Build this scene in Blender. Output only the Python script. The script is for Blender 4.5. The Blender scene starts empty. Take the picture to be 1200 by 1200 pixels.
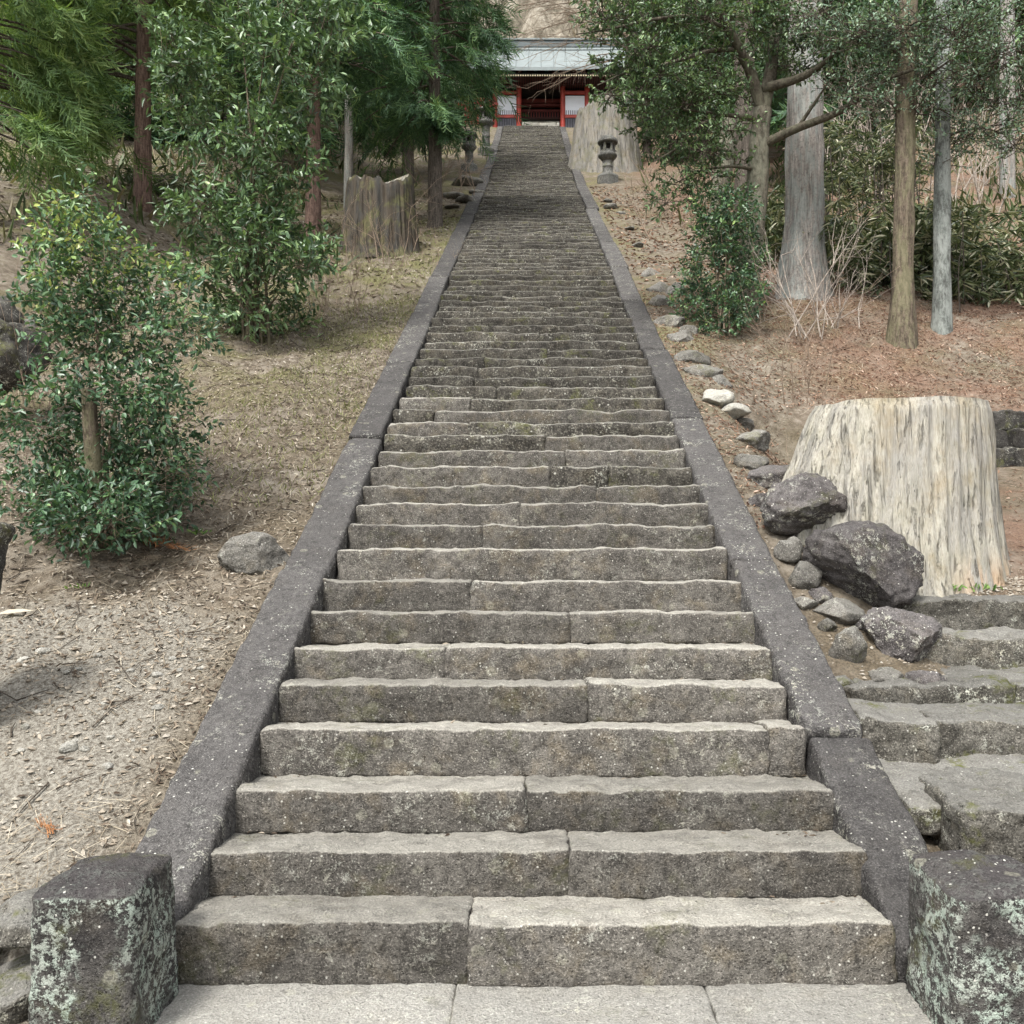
import bpy, bmesh, math, random
import numpy as np
from mathutils import Matrix, Vector

random.seed(7)
rng = np.random.default_rng(7)
SC = bpy.context.scene
COL = SC.collection
R = math.radians

# ------------------------------------------------------------------ camera
F = 1108.0            # focal length in photo pixels (1200 px frame)
CX, CY = 623.0, 600.0 # where the stair axis / eye level fall in the photo
CAMZ = 1.72
cam_d = bpy.data.cameras.new('camera')
cam = bpy.data.objects.new('camera', cam_d); COL.objects.link(cam)
cam.location = (0, 0, CAMZ); cam.rotation_euler = (R(90), 0, 0)
cam_d.sensor_width = 36; cam_d.lens = 36 * F / 1200.0
cam_d.shift_x = -(CX - 600) / 1200.0
cam_d.clip_start = 0.05; cam_d.clip_end = 2000
SC.camera = cam

# ------------------------------------------------------------------ world, sun, exposure
SUN_EL, SUN_AZ = R(56), R(205)     # light from above, behind the camera and a little left
w = bpy.data.worlds.new('World'); SC.world = w; w.use_nodes = True
nt = w.node_tree; nt.nodes.clear()
sky = nt.nodes.new('ShaderNodeTexSky'); sky.sky_type = 'NISHITA'; sky.sun_disc = False
sky.sun_elevation = SUN_EL; sky.sun_rotation = SUN_AZ
sky.dust_density = 3.0; sky.air_density = 1.0; sky.ozone_density = 1.0
hs = nt.nodes.new('ShaderNodeHueSaturation'); hs.inputs['Saturation'].default_value = 0.22
bgn = nt.nodes.new('ShaderNodeBackground'); bgn.inputs['Strength'].default_value = 0.115
wo = nt.nodes.new('ShaderNodeOutputWorld')
nt.links.new(sky.outputs[0], hs.inputs['Color']); nt.links.new(hs.outputs[0], bgn.inputs['Color'])
nt.links.new(bgn.outputs[0], wo.inputs['Surface'])
sl = bpy.data.lights.new('sun', 'SUN'); sl.energy = 1.5; sl.angle = R(11); sl.color = (1.0, 0.97, 0.93)
sun = bpy.data.objects.new('sun', sl); COL.objects.link(sun)
sd = Vector((math.sin(SUN_AZ) * math.cos(SUN_EL), math.cos(SUN_AZ) * math.cos(SUN_EL), math.sin(SUN_EL)))
sun.rotation_euler = sd.to_track_quat('Z', 'Y').to_euler()
vs = SC.view_settings
vs.view_transform = 'Standard'; vs.look = 'None'; vs.gamma = 1.0; vs.use_curve_mapping = False
vs.exposure = 1.70
SC.cycles.use_denoising = True
SC.cycles.max_bounces = 4; SC.cycles.diffuse_bounces = 2; SC.cycles.glossy_bounces = 1; SC.cycles.use_adaptive_sampling = True; SC.cycles.adaptive_threshold = .02; SC.cycles.transparent_max_bounces = 4

# ------------------------------------------------------------------ helpers: noise, meshes, objects
def P(px, py, d):
    """a photo pixel at a given distance -> world point"""
    return np.array([(px - CX) * d / F, d, CAMZ - (py - CY) * d / F])

def vnoise(p, seed=0):
    p = np.asarray(p, float)
    i = np.floor(p).astype(np.int64); f = p - i
    f = f * f * f * (f * (f * 6 - 15) + 10)
    def h(a, b, c):
        n = (a * 374761393 + b * 668265263 + c * 2147483647 + seed * 1274126177) & 0xffffffff
        n = ((n ^ (n >> 13)) * 1274126177) & 0xffffffff
        n = ((n ^ (n >> 16)) * 2246822519) & 0xffffffff
        return (n & 0xffffff) / float(0xffffff)
    x, y, z = i[:, 0], i[:, 1], i[:, 2]; fx, fy, fz = f[:, 0], f[:, 1], f[:, 2]
    def lx(yy, zz): return h(x, yy, zz) * (1 - fx) + h(x + 1, yy, zz) * fx
    a = lx(y, z) * (1 - fy) + lx(y + 1, z) * fy
    b = lx(y, z + 1) * (1 - fy) + lx(y + 1, z + 1) * fy
    return (a * (1 - fz) + b * fz) * 2 - 1

def fbm(p, scale=1.0, octv=4, gain=0.5, seed=0):
    p = np.asarray(p, float) * scale; s = np.zeros(len(p)); a = 1.0
    for o in range(octv):
        s += a * vnoise(p + o * 17.3, seed + o); p = p * 2.03; a *= gain
    return s

def sst(a, b, x):
    t = np.clip((x - a) / (b - a), 0, 1); return t * t * (3 - 2 * t)

def unit(v):
    v = np.asarray(v, float); return v / np.maximum(np.linalg.norm(v, axis=-1, keepdims=True), 1e-9)

def mesh_np(name, V, faces, mat, smooth=True, rnd=None):
    """faces: (n,k) int array or list of such arrays; rnd: one float per face"""
    if not isinstance(faces, list): faces = [faces]
    faces = [np.asarray(f, np.int32) for f in faces if len(f)]
    m = bpy.data.meshes.new(name)
    V = np.asarray(V, np.float32)
    m.vertices.add(len(V)); m.vertices.foreach_set('co', V.ravel())
    tot = np.concatenate([np.full(len(f), f.shape[1], np.int32) for f in faces])
    loops = np.concatenate([f.ravel() for f in faces])
    m.loops.add(len(loops)); m.loops.foreach_set('vertex_index', loops)
    m.polygons.add(len(tot))
    st = np.concatenate([[0], np.cumsum(tot)[:-1]]).astype(np.int32)
    m.polygons.foreach_set('loop_start', st)
    m.polygons.foreach_set('use_smooth', np.full(len(tot), smooth))
    if rnd is not None:
        at = m.attributes.new('rnd', 'FLOAT', 'FACE'); at.data.foreach_set('value', np.asarray(rnd, np.float32))
    m.update(calc_edges=True)
    if mat: m.materials.append(mat)
    return m

def obj(name, mesh, parent=None, loc=(0, 0, 0), rot=(0, 0, 0), kind=None):
    o = bpy.data.objects.new(name, mesh); COL.objects.link(o)
    l = Vector(loc)
    if parent is not None:
        o.parent = parent; l = l - Vector(parent.location)
    o.location = l; o.rotation_euler = rot
    if kind: o['kind'] = kind
    return o

def thing(name, label, cat, loc=(0, 0, 0), group=None):
    e = bpy.data.objects.new(name, None); COL.objects.link(e); e.location = loc
    e.empty_display_size = 0.2
    return tag(e, label, cat, group)

def tag(o, label, cat, group=None):
    o['label'] = label; o['category'] = cat
    if group: o['group'] = group
    return o

def part(name, V, faces, mat, parent, smooth=True, rnd=None, kind=None):
    """world-space vertices under a parent"""
    o = obj(name, mesh_np(name, np.asarray(V) - np.array(parent.location), faces, mat, smooth, rnd), None, kind=kind)
    o.parent = parent
    return o

def copy_tree(src, label, loc, rz=0.0, sc=1.0, group=None):
    e = src.copy(); COL.objects.link(e); e.location = loc; e.rotation_euler = (0, 0, rz); e.scale = (sc, sc, sc)
    e['label'] = label
    if group: e['group'] = group
    for ch in src.children:
        c = ch.copy(); COL.objects.link(c); c.parent = e
    return e

def axis_lines(d, r, res):
    h = d / 2
    inner = np.linspace(-(h - r), h - r, max(2, int(round((d - 2 * r) / res)) + 1))
    e = np.array([0.72, 0.4, 0.12, 0.0]) * r
    return np.concatenate([-h + e[::-1], inner, h - e])

def box_grid(xs, ys, zs, hidden=False):
    Vs, Fs, off = [], [], 0
    def face(u, v, fn, flip):
        nonlocal off
        U, W = np.meshgrid(u, v, indexing='ij'); Vs.append(fn(U.ravel(), W.ravel()))
        n, m = len(u), len(v); i = np.arange(n * m).reshape(n, m) + off
        q = np.stack([i[:-1, :-1], i[1:, :-1], i[1:, 1:], i[:-1, 1:]], -1).reshape(-1, 4)
        Fs.append(q[:, ::-1] if flip else q); off += n * m
    o = np.ones_like
    face(xs, ys, lambda a, b: np.stack([a, b, o(a) * zs[-1]], 1), False)
    if not hidden: face(xs, ys, lambda a, b: np.stack([a, b, o(a) * zs[0]], 1), True)
    face(xs, zs, lambda a, b: np.stack([a, o(a) * ys[0], b], 1), False)
    if not hidden: face(xs, zs, lambda a, b: np.stack([a, o(a) * ys[-1], b], 1), True)
    face(ys, zs, lambda a, b: np.stack([o(a) * xs[-1], a, b], 1), False)
    face(ys, zs, lambda a, b: np.stack([o(a) * xs[0], a, b], 1), True)
    V = np.concatenate(Vs); Fq = np.concatenate(Fs)
    key = np.round(V * 1e5).astype(np.int64)
    _, idx, inv = np.unique(key, axis=0, return_index=True, return_inverse=True)
    return V[idx], inv.ravel()[Fq]

def rough_block(dx, dy, dz, res=0.03, r=0.02, amp=0.006, wave=0.0, seed=0, warp=None, lip=0.0, hidden=False):
    r = min(r, dx * .45, dy * .45, dz * .45)
    V, Fq = box_grid(axis_lines(dx, r, res), axis_lines(dy, r, res), axis_lines(dz, r, res), hidden)
    inner = np.array([dx / 2 - r, dy / 2 - r, dz / 2 - r])
    q = np.clip(V, -inner, inner); n = unit(V - q); V = q + n * r
    sp = V + seed * 3.17
    V = V + n * (amp * fbm(sp, 8, 4, .6, seed) + 0.5 * amp * fbm(sp, 42, 2, .6, seed + 5))[:, None]
    if wave:
        top = sst(-.2, 1.0, n[:, 2]) * (V[:, 2] > 0)
        fr = sst(-.1, .9, -n[:, 1])
        g = fbm(np.stack([sp[:, 0], sp[:, 1] * .4, np.zeros(len(V))], 1), 3.3, 3, .55, seed + 9)
        edge = sst(dy * .5, -dy * .5, V[:, 1])           # wear grows to the nosing
        V[:, 2] += top * (g * wave * (.25 + .75 * edge) + lip * edge)
        V[:, 1] += fr * fbm(np.stack([sp[:, 0], sp[:, 2] * 1.5, np.zeros(len(V))], 1), 2.6, 3, .5, seed + 3) * wave * .7
    if warp is not None: V = warp(V)
    return V, Fq

_ico = {}
def ico(sub):
    if sub not in _ico:
        bm = bmesh.new(); bmesh.ops.create_icosphere(bm, subdivisions=sub, radius=1.0)
        V = np.array([v.co[:] for v in bm.verts]); Fq = np.array([[v.index for v in f.verts] for f in bm.faces]); bm.free()
        _ico[sub] = (unit(V), Fq)
    return _ico[sub]

def rock_mesh(sx, sy, sz, seed, sub=4, cuts=7, lump=.16, fine=.02):
    rs = np.random.default_rng(seed)
    D, Fq = ico(sub); V = D.copy()
    for k in range(cuts):
        n = unit(rs.normal(size=3)); h = rs.uniform(.58, .86)
        s = V @ n; ex = np.maximum(s - h, 0)
        V = V - n * (ex * .96)[:, None]
    V = V * (1 + lump * fbm(D + seed * 1.7, 1.5, 3, .5, seed))[:, None]
    V = V * (1 + fine * 2 * fbm(D + seed, 6, 4, .6, seed + 2))[:, None]
    ext = np.abs(V).max(0)
    V = V / ext * np.array([sx, sy, sz])
    return V, Fq

def tubes(lines, k=5, cap=True):
    Vs, Fs, off = [], [], 0
    ang = np.arange(k) * 2 * math.pi / k; ca, sa = np.cos(ang), np.sin(ang)
    for pts, rad in lines:
        pts = np.asarray(pts, float); rad = np.asarray(rad, float); n = len(pts)
        t = unit(np.gradient(pts, axis=0))
        ref = np.where(np.abs(t[:, 2:3]) < .9, np.array([[0, 0, 1.0]]), np.array([[1.0, 0, 0]]))
        u = unit(np.cross(t, ref)); v = np.cross(t, u)
        ring = pts[:, None, :] + rad[:, None, None] * (u[:, None, :] * ca[None, :, None] + v[:, None, :] * sa[None, :, None])
        Vs.append(ring.reshape(-1, 3))
        i = np.arange(n * k).reshape(n, k) + off
        a, b = i[:-1], i[1:]
        Fs.append(np.stack([a, np.roll(a, -1, 1), np.roll(b, -1, 1), b], -1).reshape(-1, 4)); off += n * k
    return np.concatenate(Vs), np.concatenate(Fs)

def curve(pts, n=14):
    """smooth Catmull-Rom polyline through points"""
    p = np.asarray(pts, float)
    if len(p) < 3: return np.linspace(p[0], p[-1], n)
    q = np.concatenate([[2 * p[0] - p[1]], p, [2 * p[-1] - p[-2]]])
    out = []; segs = len(p) - 1
    for t in np.linspace(0, segs, n):
        i = min(int(t), segs - 1); f = t - i; a, b, c, d = q[i:i + 4]
        out.append(.5 * (2 * b + (c - a) * f + (2 * a - 5 * b + 4 * c - d) * f * f + (3 * b - a - 3 * c + d) * f ** 3))
    return np.array(out)

def leaf_mesh(C, A, Nn, L, W, fold=.18, bend=.0):
    """leaves of two quads folded along the midrib: C base, A axis, Nn normal"""
    A = unit(A); S = unit(np.cross(A, Nn)); U = np.cross(S, A)
    L = np.asarray(L)[:, None]; W = np.asarray(W)[:, None]
    tip = C + A * L - U * L * bend
    l1 = C + A * L * .30 + S * W * .46 + U * W * fold
    l2 = C + A * L * .70 + S * W * .36 + U * W * fold - U * L * bend * .5
    r1 = C + A * L * .30 - S * W * .46 + U * W * fold
    r2 = C + A * L * .70 - S * W * .36 + U * W * fold - U * L * bend * .5
    n = len(C); V = np.stack([C, l1, l2, tip, r2, r1], 1).reshape(-1, 3)
    b = np.arange(n)[:, None] * 6
    Fq = np.concatenate([b + np.array([[0, 3, 2, 1]]), b + np.array([[0, 5, 4, 3]])], 1).reshape(-1, 4)
    return V, Fq

def blade_mesh(C, A, Nn, L, W):
    A = unit(A); S = unit(np.cross(A, Nn)); L = np.asarray(L)[:, None]; W = np.asarray(W)[:, None]
    V = np.stack([C - S * W * .5, C + S * W * .5, C + A * L + S * W * .25, C + A * L - S * W * .25], 1).reshape(-1, 3)
    return V, np.arange(len(C) * 4).reshape(-1, 4)

# ------------------------------------------------------------------ materials
class NB:
    def __init__(s, name):
        s.m = bpy.data.materials.new(name); s.m.use_nodes = True; s.t = s.m.node_tree; s.t.nodes.clear()
        s.out = s.n('ShaderNodeOutputMaterial')
    def n(s, typ, **kw):
        nd = s.t.nodes.new(typ)
        for k, v in kw.items(): setattr(nd, k, v)
        return nd
    def l(s, a, b): s.t.links.new(a, b)
    def val(s, sock, v):
        if hasattr(v, 'is_output'): s.l(v, sock)
        elif isinstance(v, (tuple, list)) and len(v) == 3 and sock.type == 'RGBA': sock.default_value = (*v, 1)
        else: sock.default_value = v
    def noise(s, vec, scale, detail=4, rough=.6, dist=0.0):
        nd = s.n('ShaderNodeTexNoise'); s.l(vec, nd.inputs['Vector'])
        nd.inputs['Scale'].default_value = scale; nd.inputs['Detail'].default_value = detail
        nd.inputs['Roughness'].default_value = rough; nd.inputs['Distortion'].default_value = dist
        return nd.outputs['Fac']
    def voro(s, vec, scale, feature='F1', out='Distance'):
        nd = s.n('ShaderNodeTexVoronoi', feature=feature); s.l(vec, nd.inputs['Vector']); nd.inputs['Scale'].default_value = scale
        return nd.outputs[out]
    def ramp(s, fac, lo, hi, a=0.0, b=1.0):
        nd = s.n('ShaderNodeMapRange', interpolation_type='SMOOTHSTEP'); s.l(fac, nd.inputs[0])
        for i, v in enumerate((lo, hi, a, b)): nd.inputs[i + 1].default_value = v
        return nd.outputs[0]
    def colors(s, fac, stops):
        nd = s.n('ShaderNodeValToRGB'); s.l(fac, nd.inputs[0]); e = nd.color_ramp.elements
        while len(e) < len(stops): e.new(.5)
        for i, (p, c) in enumerate(stops): e[i].position = p; e[i].color = (*c, 1)
        return nd.outputs[0]
    def mix(s, fac, a, b, mode='MIX'):
        nd = s.n('ShaderNodeMix', data_type='RGBA', blend_type=mode)
        s.val(nd.inputs[0], fac); s.val(nd.inputs[6], a); s.val(nd.inputs[7], b)
        return nd.outputs[2]
    def math(s, op, a, b=0.0, clamp=False):
        nd = s.n('ShaderNodeMath', operation=op, use_clamp=clamp); s.val(nd.inputs[0], a); s.val(nd.inputs[1], b); return nd.outputs[0]
    def vec(s, kind='Object', jitter=True, scale=None):
        c = s.n('ShaderNodeTexCoord').outputs[kind]
        if scale:
            mp = s.n('ShaderNodeMapping'); s.l(c, mp.inputs[0]); mp.inputs['Scale'].default_value = scale; c = mp.outputs[0]
        if jitter:
            oi = s.n('ShaderNodeObjectInfo').outputs['Random']; k = s.math('MULTIPLY', oi, 91.0)
            va = s.n('ShaderNodeVectorMath', operation='ADD'); s.l(c, va.inputs[0]); s.l(k, va.inputs[1]); c = va.outputs[0]
        return c
    def bump(s, h, strength=.5, dist=.01, prev=None):
        nd = s.n('ShaderNodeBump'); s.l(h, nd.inputs['Height']); nd.inputs['Strength'].default_value = strength
        nd.inputs['Distance'].default_value = dist
        if prev is not None: s.l(prev, nd.inputs['Normal'])
        return nd.outputs[0]
    def bsdf(s, col, rough=.85, normal=None, spec=.3, trans=0.0, tcol=None, metal=0.0):
        b = s.n('ShaderNodeBsdfPrincipled'); s.val(b.inputs['Base Color'], col); s.val(b.inputs['Roughness'], rough)
        b.inputs['Specular IOR Level'].default_value = spec; b.inputs['Metallic'].default_value = metal
        if normal is not None: s.l(normal, b.inputs['Normal'])
        o = b.outputs[0]
        if trans:
            t = s.n('ShaderNodeBsdfTranslucent'); s.val(t.inputs[0], tcol if tcol is not None else col)
            mx = s.n('ShaderNodeMixShader'); mx.inputs[0].default_value = trans; s.l(o, mx.inputs[1]); s.l(t.outputs[0], mx.inputs[2]); o = mx.outputs[0]
        s.l(o, s.out.inputs['Surface']); return s.m
    def up(s):
        g = s.n('ShaderNodeNewGeometry'); sp = s.n('ShaderNodeSeparateXYZ'); s.l(g.outputs['Normal'], sp.inputs[0]); return sp.outputs['Z']

def stone_mat(name, dark, base, dust, dust_amt=.9, lichen=.5, lichen_col=(.55, .56, .48), green=0.0, moss=0.0, tint=.25, fleck=.6, bump=1.0, cover=0.0, grain=.6, gs=1.0):
    b = NB(name); v = b.vec()
    n1 = b.noise(v, 3.2, 4, .65); n2 = b.noise(v, 24 * gs, 5, .75); n3 = b.noise(v, 120 * gs, 3, .75)
    pit = b.voro(v, 62 * gs)
    c = b.mix(b.ramp(n1, .3, .7), dark, base)
    up = b.up()
    # brown earth staining in patches
    c = b.mix(b.ramp(b.noise(v, 5.5, 3, .6, .4), .48, .72, 0, tint), c, (base[0] * 1.25, base[1] * 1.08, base[2] * .78))
    if dust_amt:
        du = b.math('MULTIPLY', b.math('MULTIPLY', b.ramp(up, .5, .88), b.ramp(b.noise(v, 6, 4, .7), .25, .6, .45, 1)), dust_amt)
    # coarse volcanic grain: dark pits and pale crystals, on every face
    c = b.mix(b.ramp(n2, .54, .34, 0, grain), c, tuple(x * .45 for x in dark))
    c = b.mix(b.ramp(n2, .52, .74, 0, grain * .7), c, tuple(min(1, x * 1.7) for x in base))
    c = b.mix(b.ramp(n3, .54, .70, 0, grain), c, tuple(min(1, x * 2.6) for x in base))
    c = b.mix(b.ramp(n3, .48, .32, 0, grain), c, tuple(x * .35 for x in dark))
    c = b.mix(b.ramp(pit, .22, .08, 0, grain * .5), c, tuple(x * .4 for x in dark))
    if dust_amt:
        c = b.mix(b.math('MULTIPLY', du, .88), c, b.mix(b.ramp(n3, .42, .6), tuple(x * .72 for x in dust), dust))
    if lichen:
        big = b.ramp(b.noise(v, 4.3, 3, .6), .5 - cover, .66 - cover); sm = b.ramp(b.noise(v, 30, 6, .85), .54 - cover * .3, .58 - cover * .3)
        lm = b.math('MULTIPLY', b.math('MULTIPLY', big, sm), lichen)
        if cover: lm = b.math('MULTIPLY', lm, b.ramp(up, .75, .3, .12, 1))
        c = b.mix(lm, c, b.mix(b.ramp(b.noise(v, 9, 2), .4, .65), lichen_col, (.42, .50, .42) if green else (.60, .58, .46)))
        vr = b.ramp(b.voro(v, 30 * gs), .16, .10); vr = b.math('MULTIPLY', vr, b.ramp(b.noise(v, 6.1, 2), .44, .58))
        c = b.mix(b.math('MULTIPLY', vr, fleck), c, (.62, .61, .54))
        vr2 = b.ramp(b.voro(v, 5.2), .16, .12); vr2 = b.math('MULTIPLY', vr2, b.ramp(b.noise(v, 60, 3), .35, .6, .2, .8))
        c = b.mix(b.math('MULTIPLY', vr2, fleck * .5), c, (.42, .41, .31))
    if moss:
        mm = b.math('MULTIPLY', b.ramp(b.noise(v, 3.7, 4, .65), .55, .68), b.ramp(b.noise(v, 33, 3), .35, .6))
        c = b.mix(b.math('MULTIPLY', mm, moss), c, (.10, .105, .03))
    oi = b.n('ShaderNodeObjectInfo').outputs['Random']; tone = b.n('ShaderNodeCombineColor')
    tv = b.ramp(oi, 0, 1, .80, 1.16)
    for q_ in range(3): b.l(tv, tone.inputs[q_])
    c = b.mix(1.0, c, tone.outputs[0], 'MULTIPLY')
    h = b.math('ADD', b.math('MULTIPLY', n2, 1.3), b.math('ADD', b.math('MULTIPLY', n3, .7), b.math('MULTIPLY', b.ramp(pit, .0, .3), .5)))
    nb = b.bump(h, bump, .016)
    return b.bsdf(c, .92, nb, .15)

M = {}
M['step'] = stone_mat('step_stone', (.074, .068, .060), (.146, .135, .117), (.42, .400, .345), 1.0, .35, moss=.3, grain=.72, tint=.45)
M['step_far'] = stone_mat('shaded_mossy_step_stone', (.036, .033, .028), (.078, .072, .060), (.20, .192, .165), 1.0, .35, moss=.5, grain=.8, gs=.5, fleck=.4)  # tree shade on the upper steps put into a darker, mossier stone colour
M['kerb'] = stone_mat('kerb_stone', (.050, .047, .045), (.098, .093, .088), (.122, .116, .110), .6, .5, fleck=.8, tint=.12, grain=.85)
M['post'] = stone_mat('post_stone', (.040, .037, .036), (.100, .094, .085), (.082, .074, .073), .95, .8, (.47, .51, .44), green=1, fleck=1.0, moss=.45, cover=.14)
M['boulder'] = stone_mat('boulder', (.062, .056, .054), (.145, .134, .128), (.155, .143, .138), .5, .8, fleck=.9, moss=.3, cover=.05)
M['rock'] = stone_mat('rock', (.10, .094, .082), (.20, .19, .168), (.27, .26, .23), .7, .6, moss=.4)
M['palerock'] = stone_mat('pale_rock', (.25, .24, .21), (.40, .385, .335), (.44, .425, .38), .6, .5, moss=.25, grain=.45)
M['sidestep'] = stone_mat('side_step', (.068, .063, .053), (.150, .141, .120), (.25, .243, .218), .95, .9, moss=.95, grain=.8, cover=.03)
M['landing'] = stone_mat('landing', (.17, .162, .142), (.28, .27, .238), (.38, .368, .33), .9, .5, moss=.2)
M['lantern'] = stone_mat('lantern_stone', (.085, .085, .078), (.185, .182, .168), (.17, .17, .15), .5, .8, moss=.6)
M['darkrock'] = stone_mat('dark_rock', (.028, .026, .024), (.078, .074, .066), (.115, .11, .092), .7, .7, moss=.6)

def ground_mat():
    b = NB('forest_floor'); v = b.vec('Object', False)
    n1 = b.noise(v, .8, 5, .65); n2 = b.noise(v, 7, 6, .7); n3 = b.noise(v, 55, 4, .7)
    litter = b.colors(n2, [(.25, (.065, .052, .038)), (.45, (.14, .116, .087)), (.6, (.23, .20, .158)), (.8, (.34, .31, .255))])
    litter = b.mix(b.ramp(b.noise(v, .55, 5, .7), .42, .62, 0, .7), litter, b.mix(b.ramp(n3, .35, .65), (.06, .05, .032), (.17, .135, .09)))
    soil = b.mix(b.ramp(n3, .35, .7), (.150, .134, .108), (.325, .305, .258))
    sp = b.n('ShaderNodeSeparateXYZ'); b.l(v, sp.inputs[0])
    X, Y = sp.outputs[0], sp.outputs[1]
    edge = b.math('ADD', Y, b.math('MULTIPLY', b.math('SUBTRACT', b.noise(v, 1.6, 4), .5), 2.2))
    bare = b.math('MULTIPLY', b.ramp(edge, 6.1, 5.5), b.ramp(X, -1.5, -2.0))
    red = b.math('MULTIPLY', b.ramp(X, 2.6, 4.0), b.ramp(n1, .35, .6))
    c = b.mix(b.math('MULTIPLY', red, .68), litter, b.mix(b.ramp(n3, .3, .7), (.105, .058, .040), (.27, .165, .115)))
    mossy = b.math('MULTIPLY', b.math('MULTIPLY', b.ramp(b.noise(v, 1.1, 5, .65), .44, .62), b.ramp(Y, 7.5, 11.5)), b.ramp(X, 2.6, 1.4, .25, 1))
    c = b.mix(b.math('MULTIPLY', mossy, .55), c, b.mix(b.ramp(n3, .35, .65), (.10, .11, .035), (.22, .21, .09)))
    c = b.mix(bare, c, soil)
    c = b.mix(b.ramp(n3, .5, .25, 0, .55), c, (.06, .045, .032))
    # far hillside: dry pale grass and rock faces
    far = b.ramp(Y, 50, 60)
    vs_ = b.n('ShaderNodeMapping'); b.l(v, vs_.inputs[0]); vs_.inputs['Scale'].default_value = (1, 1, .25)
    hn = b.noise(vs_.outputs[0], .9, 8, .78)
    c = b.mix(far, c, b.colors(hn, [(.30, (.035, .032, .024)), (.42, (.10, .088, .065)), (.52, (.20, .175, .135)), (.60, (.29, .265, .215)), (.75, (.38, .36, .315))]))
    h = b.math('ADD', n3, b.math('MULTIPLY', n2, .8))
    return b.bsdf(c, .95, b.bump(h, .9, .03), .1)
M['ground'] = ground_mat()

def leaf_mat(name, stops, rough=.42, trans=.28, spec=.45):
    b = NB(name); a = b.n('ShaderNodeAttribute', attribute_name='rnd').outputs['Fac']
    c = b.colors(a, stops)
    t = b.mix(1.0, c, (.95, 1.0, .45), 'MULTIPLY')
    return b.bsdf(c, rough, None, spec, trans, t)

M['camellia'] = leaf_mat('glossy_leaf', [(.0, (0.018, 0.040, 0.022)), (.35, (0.044, 0.094, 0.046)), (.65, (0.094, 0.177, 0.080)), (.86, (0.182, 0.289, 0.110)), (.95, (0.297, 0.413, 0.120)), (1., (0.440, 0.496, 0.150))], .40, .18, .55)
M['osmanthus'] = leaf_mat('olive_leaf', [(.0, (0.023, 0.049, 0.023)), (.4, (0.072, 0.130, 0.057)), (.75, (0.156, 0.250, 0.101)), (.95, (0.273, 0.378, 0.161)), (1., (0.416, 0.459, 0.196))], .42, .18, .55)
M['oak'] = leaf_mat('oak_leaf', [(.0, (0.022, 0.044, 0.018)), (.4, (0.066, 0.115, 0.048)), (.75, (0.144, 0.224, 0.092)), (.95, (0.264, 0.358, 0.161)), (1., (0.432, 0.486, 0.230))], .42, .2, .5)
M['bluish'] = leaf_mat('bluish_leaf', [(.0, (0.044, 0.075, 0.050)), (.4, (0.119, 0.189, 0.122)), (.8, (0.231, 0.325, 0.216)), (1., (0.400, 0.481, 0.300))], .45, .2, .5)
M['sugi'] = leaf_mat('cedar_needle', [(.0, (0.017, 0.038, 0.020)), (.4, (0.050, 0.105, 0.051)), (.75, (0.114, 0.211, 0.090)), (.94, (0.222, 0.333, 0.132)), (1., (0.312, 0.269, 0.138))], .55, .25, .3)
M['sugi_light'] = leaf_mat('bright_cedar_needle', [(.0, (.036, .070, .026)), (.35, (.110, .190, .068)), (.75, (.240, .345, .125)), (1., (.40, .47, .20))], .55, .32, .3)
M['sasa'] = leaf_mat('long_leaf', [(.0, (.026, .040, .018)), (.4, (.088, .120, .054)), (.7, (.190, .215, .110)), (.86, (.36, .36, .25)), (1., (.56, .53, .43))], .36, .2, .55)
M['litter'] = leaf_mat('dead_leaf', [(.0, (.045, .032, .023)), (.3, (.110, .084, .062)), (.65, (.215, .175, .130)), (.9, (.36, .31, .245)), (1., (.50, .46, .39))], .8, .1, .15)
M['redlitter'] = leaf_mat('russet_litter', [(.0, (0.050, 0.025, 0.017)), (.4, (0.134, 0.074, 0.050)), (.75, (0.241, 0.147, 0.101)), (.95, (0.381, 0.266, 0.189)), (1., (0.582, 0.456, 0.369))], .85, .1, .15)
M['straw'] = leaf_mat('dry_straw', [(.0, (.13, .10, .07)), (.6, (.30, .255, .185)), (1., (.48, .43, .34))], .7, .15, .2)
M['frond'] = leaf_mat('dead_frond', [(.0, (.18, .075, .030)), (.6, (.34, .16, .07)), (1., (.45, .26, .13))], .7, .1, .2)
M['under'] = leaf_mat('undergrowth', [(.0, (.035, .055, .022)), (.4, (.09, .125, .05)), (.7, (.15, .17, .08)), (.88, (.22, .175, .11)), (1., (.36, .31, .22))], .5, .25, .3)
M['grass'] = leaf_mat('thin_grass', [(.0, (.10, .12, .04)), (.5, (.20, .21, .09)), (1., (.36, .34, .20))], .6, .3, .2)
M['weed'] = leaf_mat('small_weed', [(.0, (.06, .12, .03)), (.6, (.14, .25, .06)), (1., (.26, .36, .12))], .5, .35, .3)
M['brush'] = leaf_mat('dry_brush', [(.0, (.10, .085, .055)), (.5, (.24, .20, .14)), (1., (.40, .36, .28))], .8, .2, .1)

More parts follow.
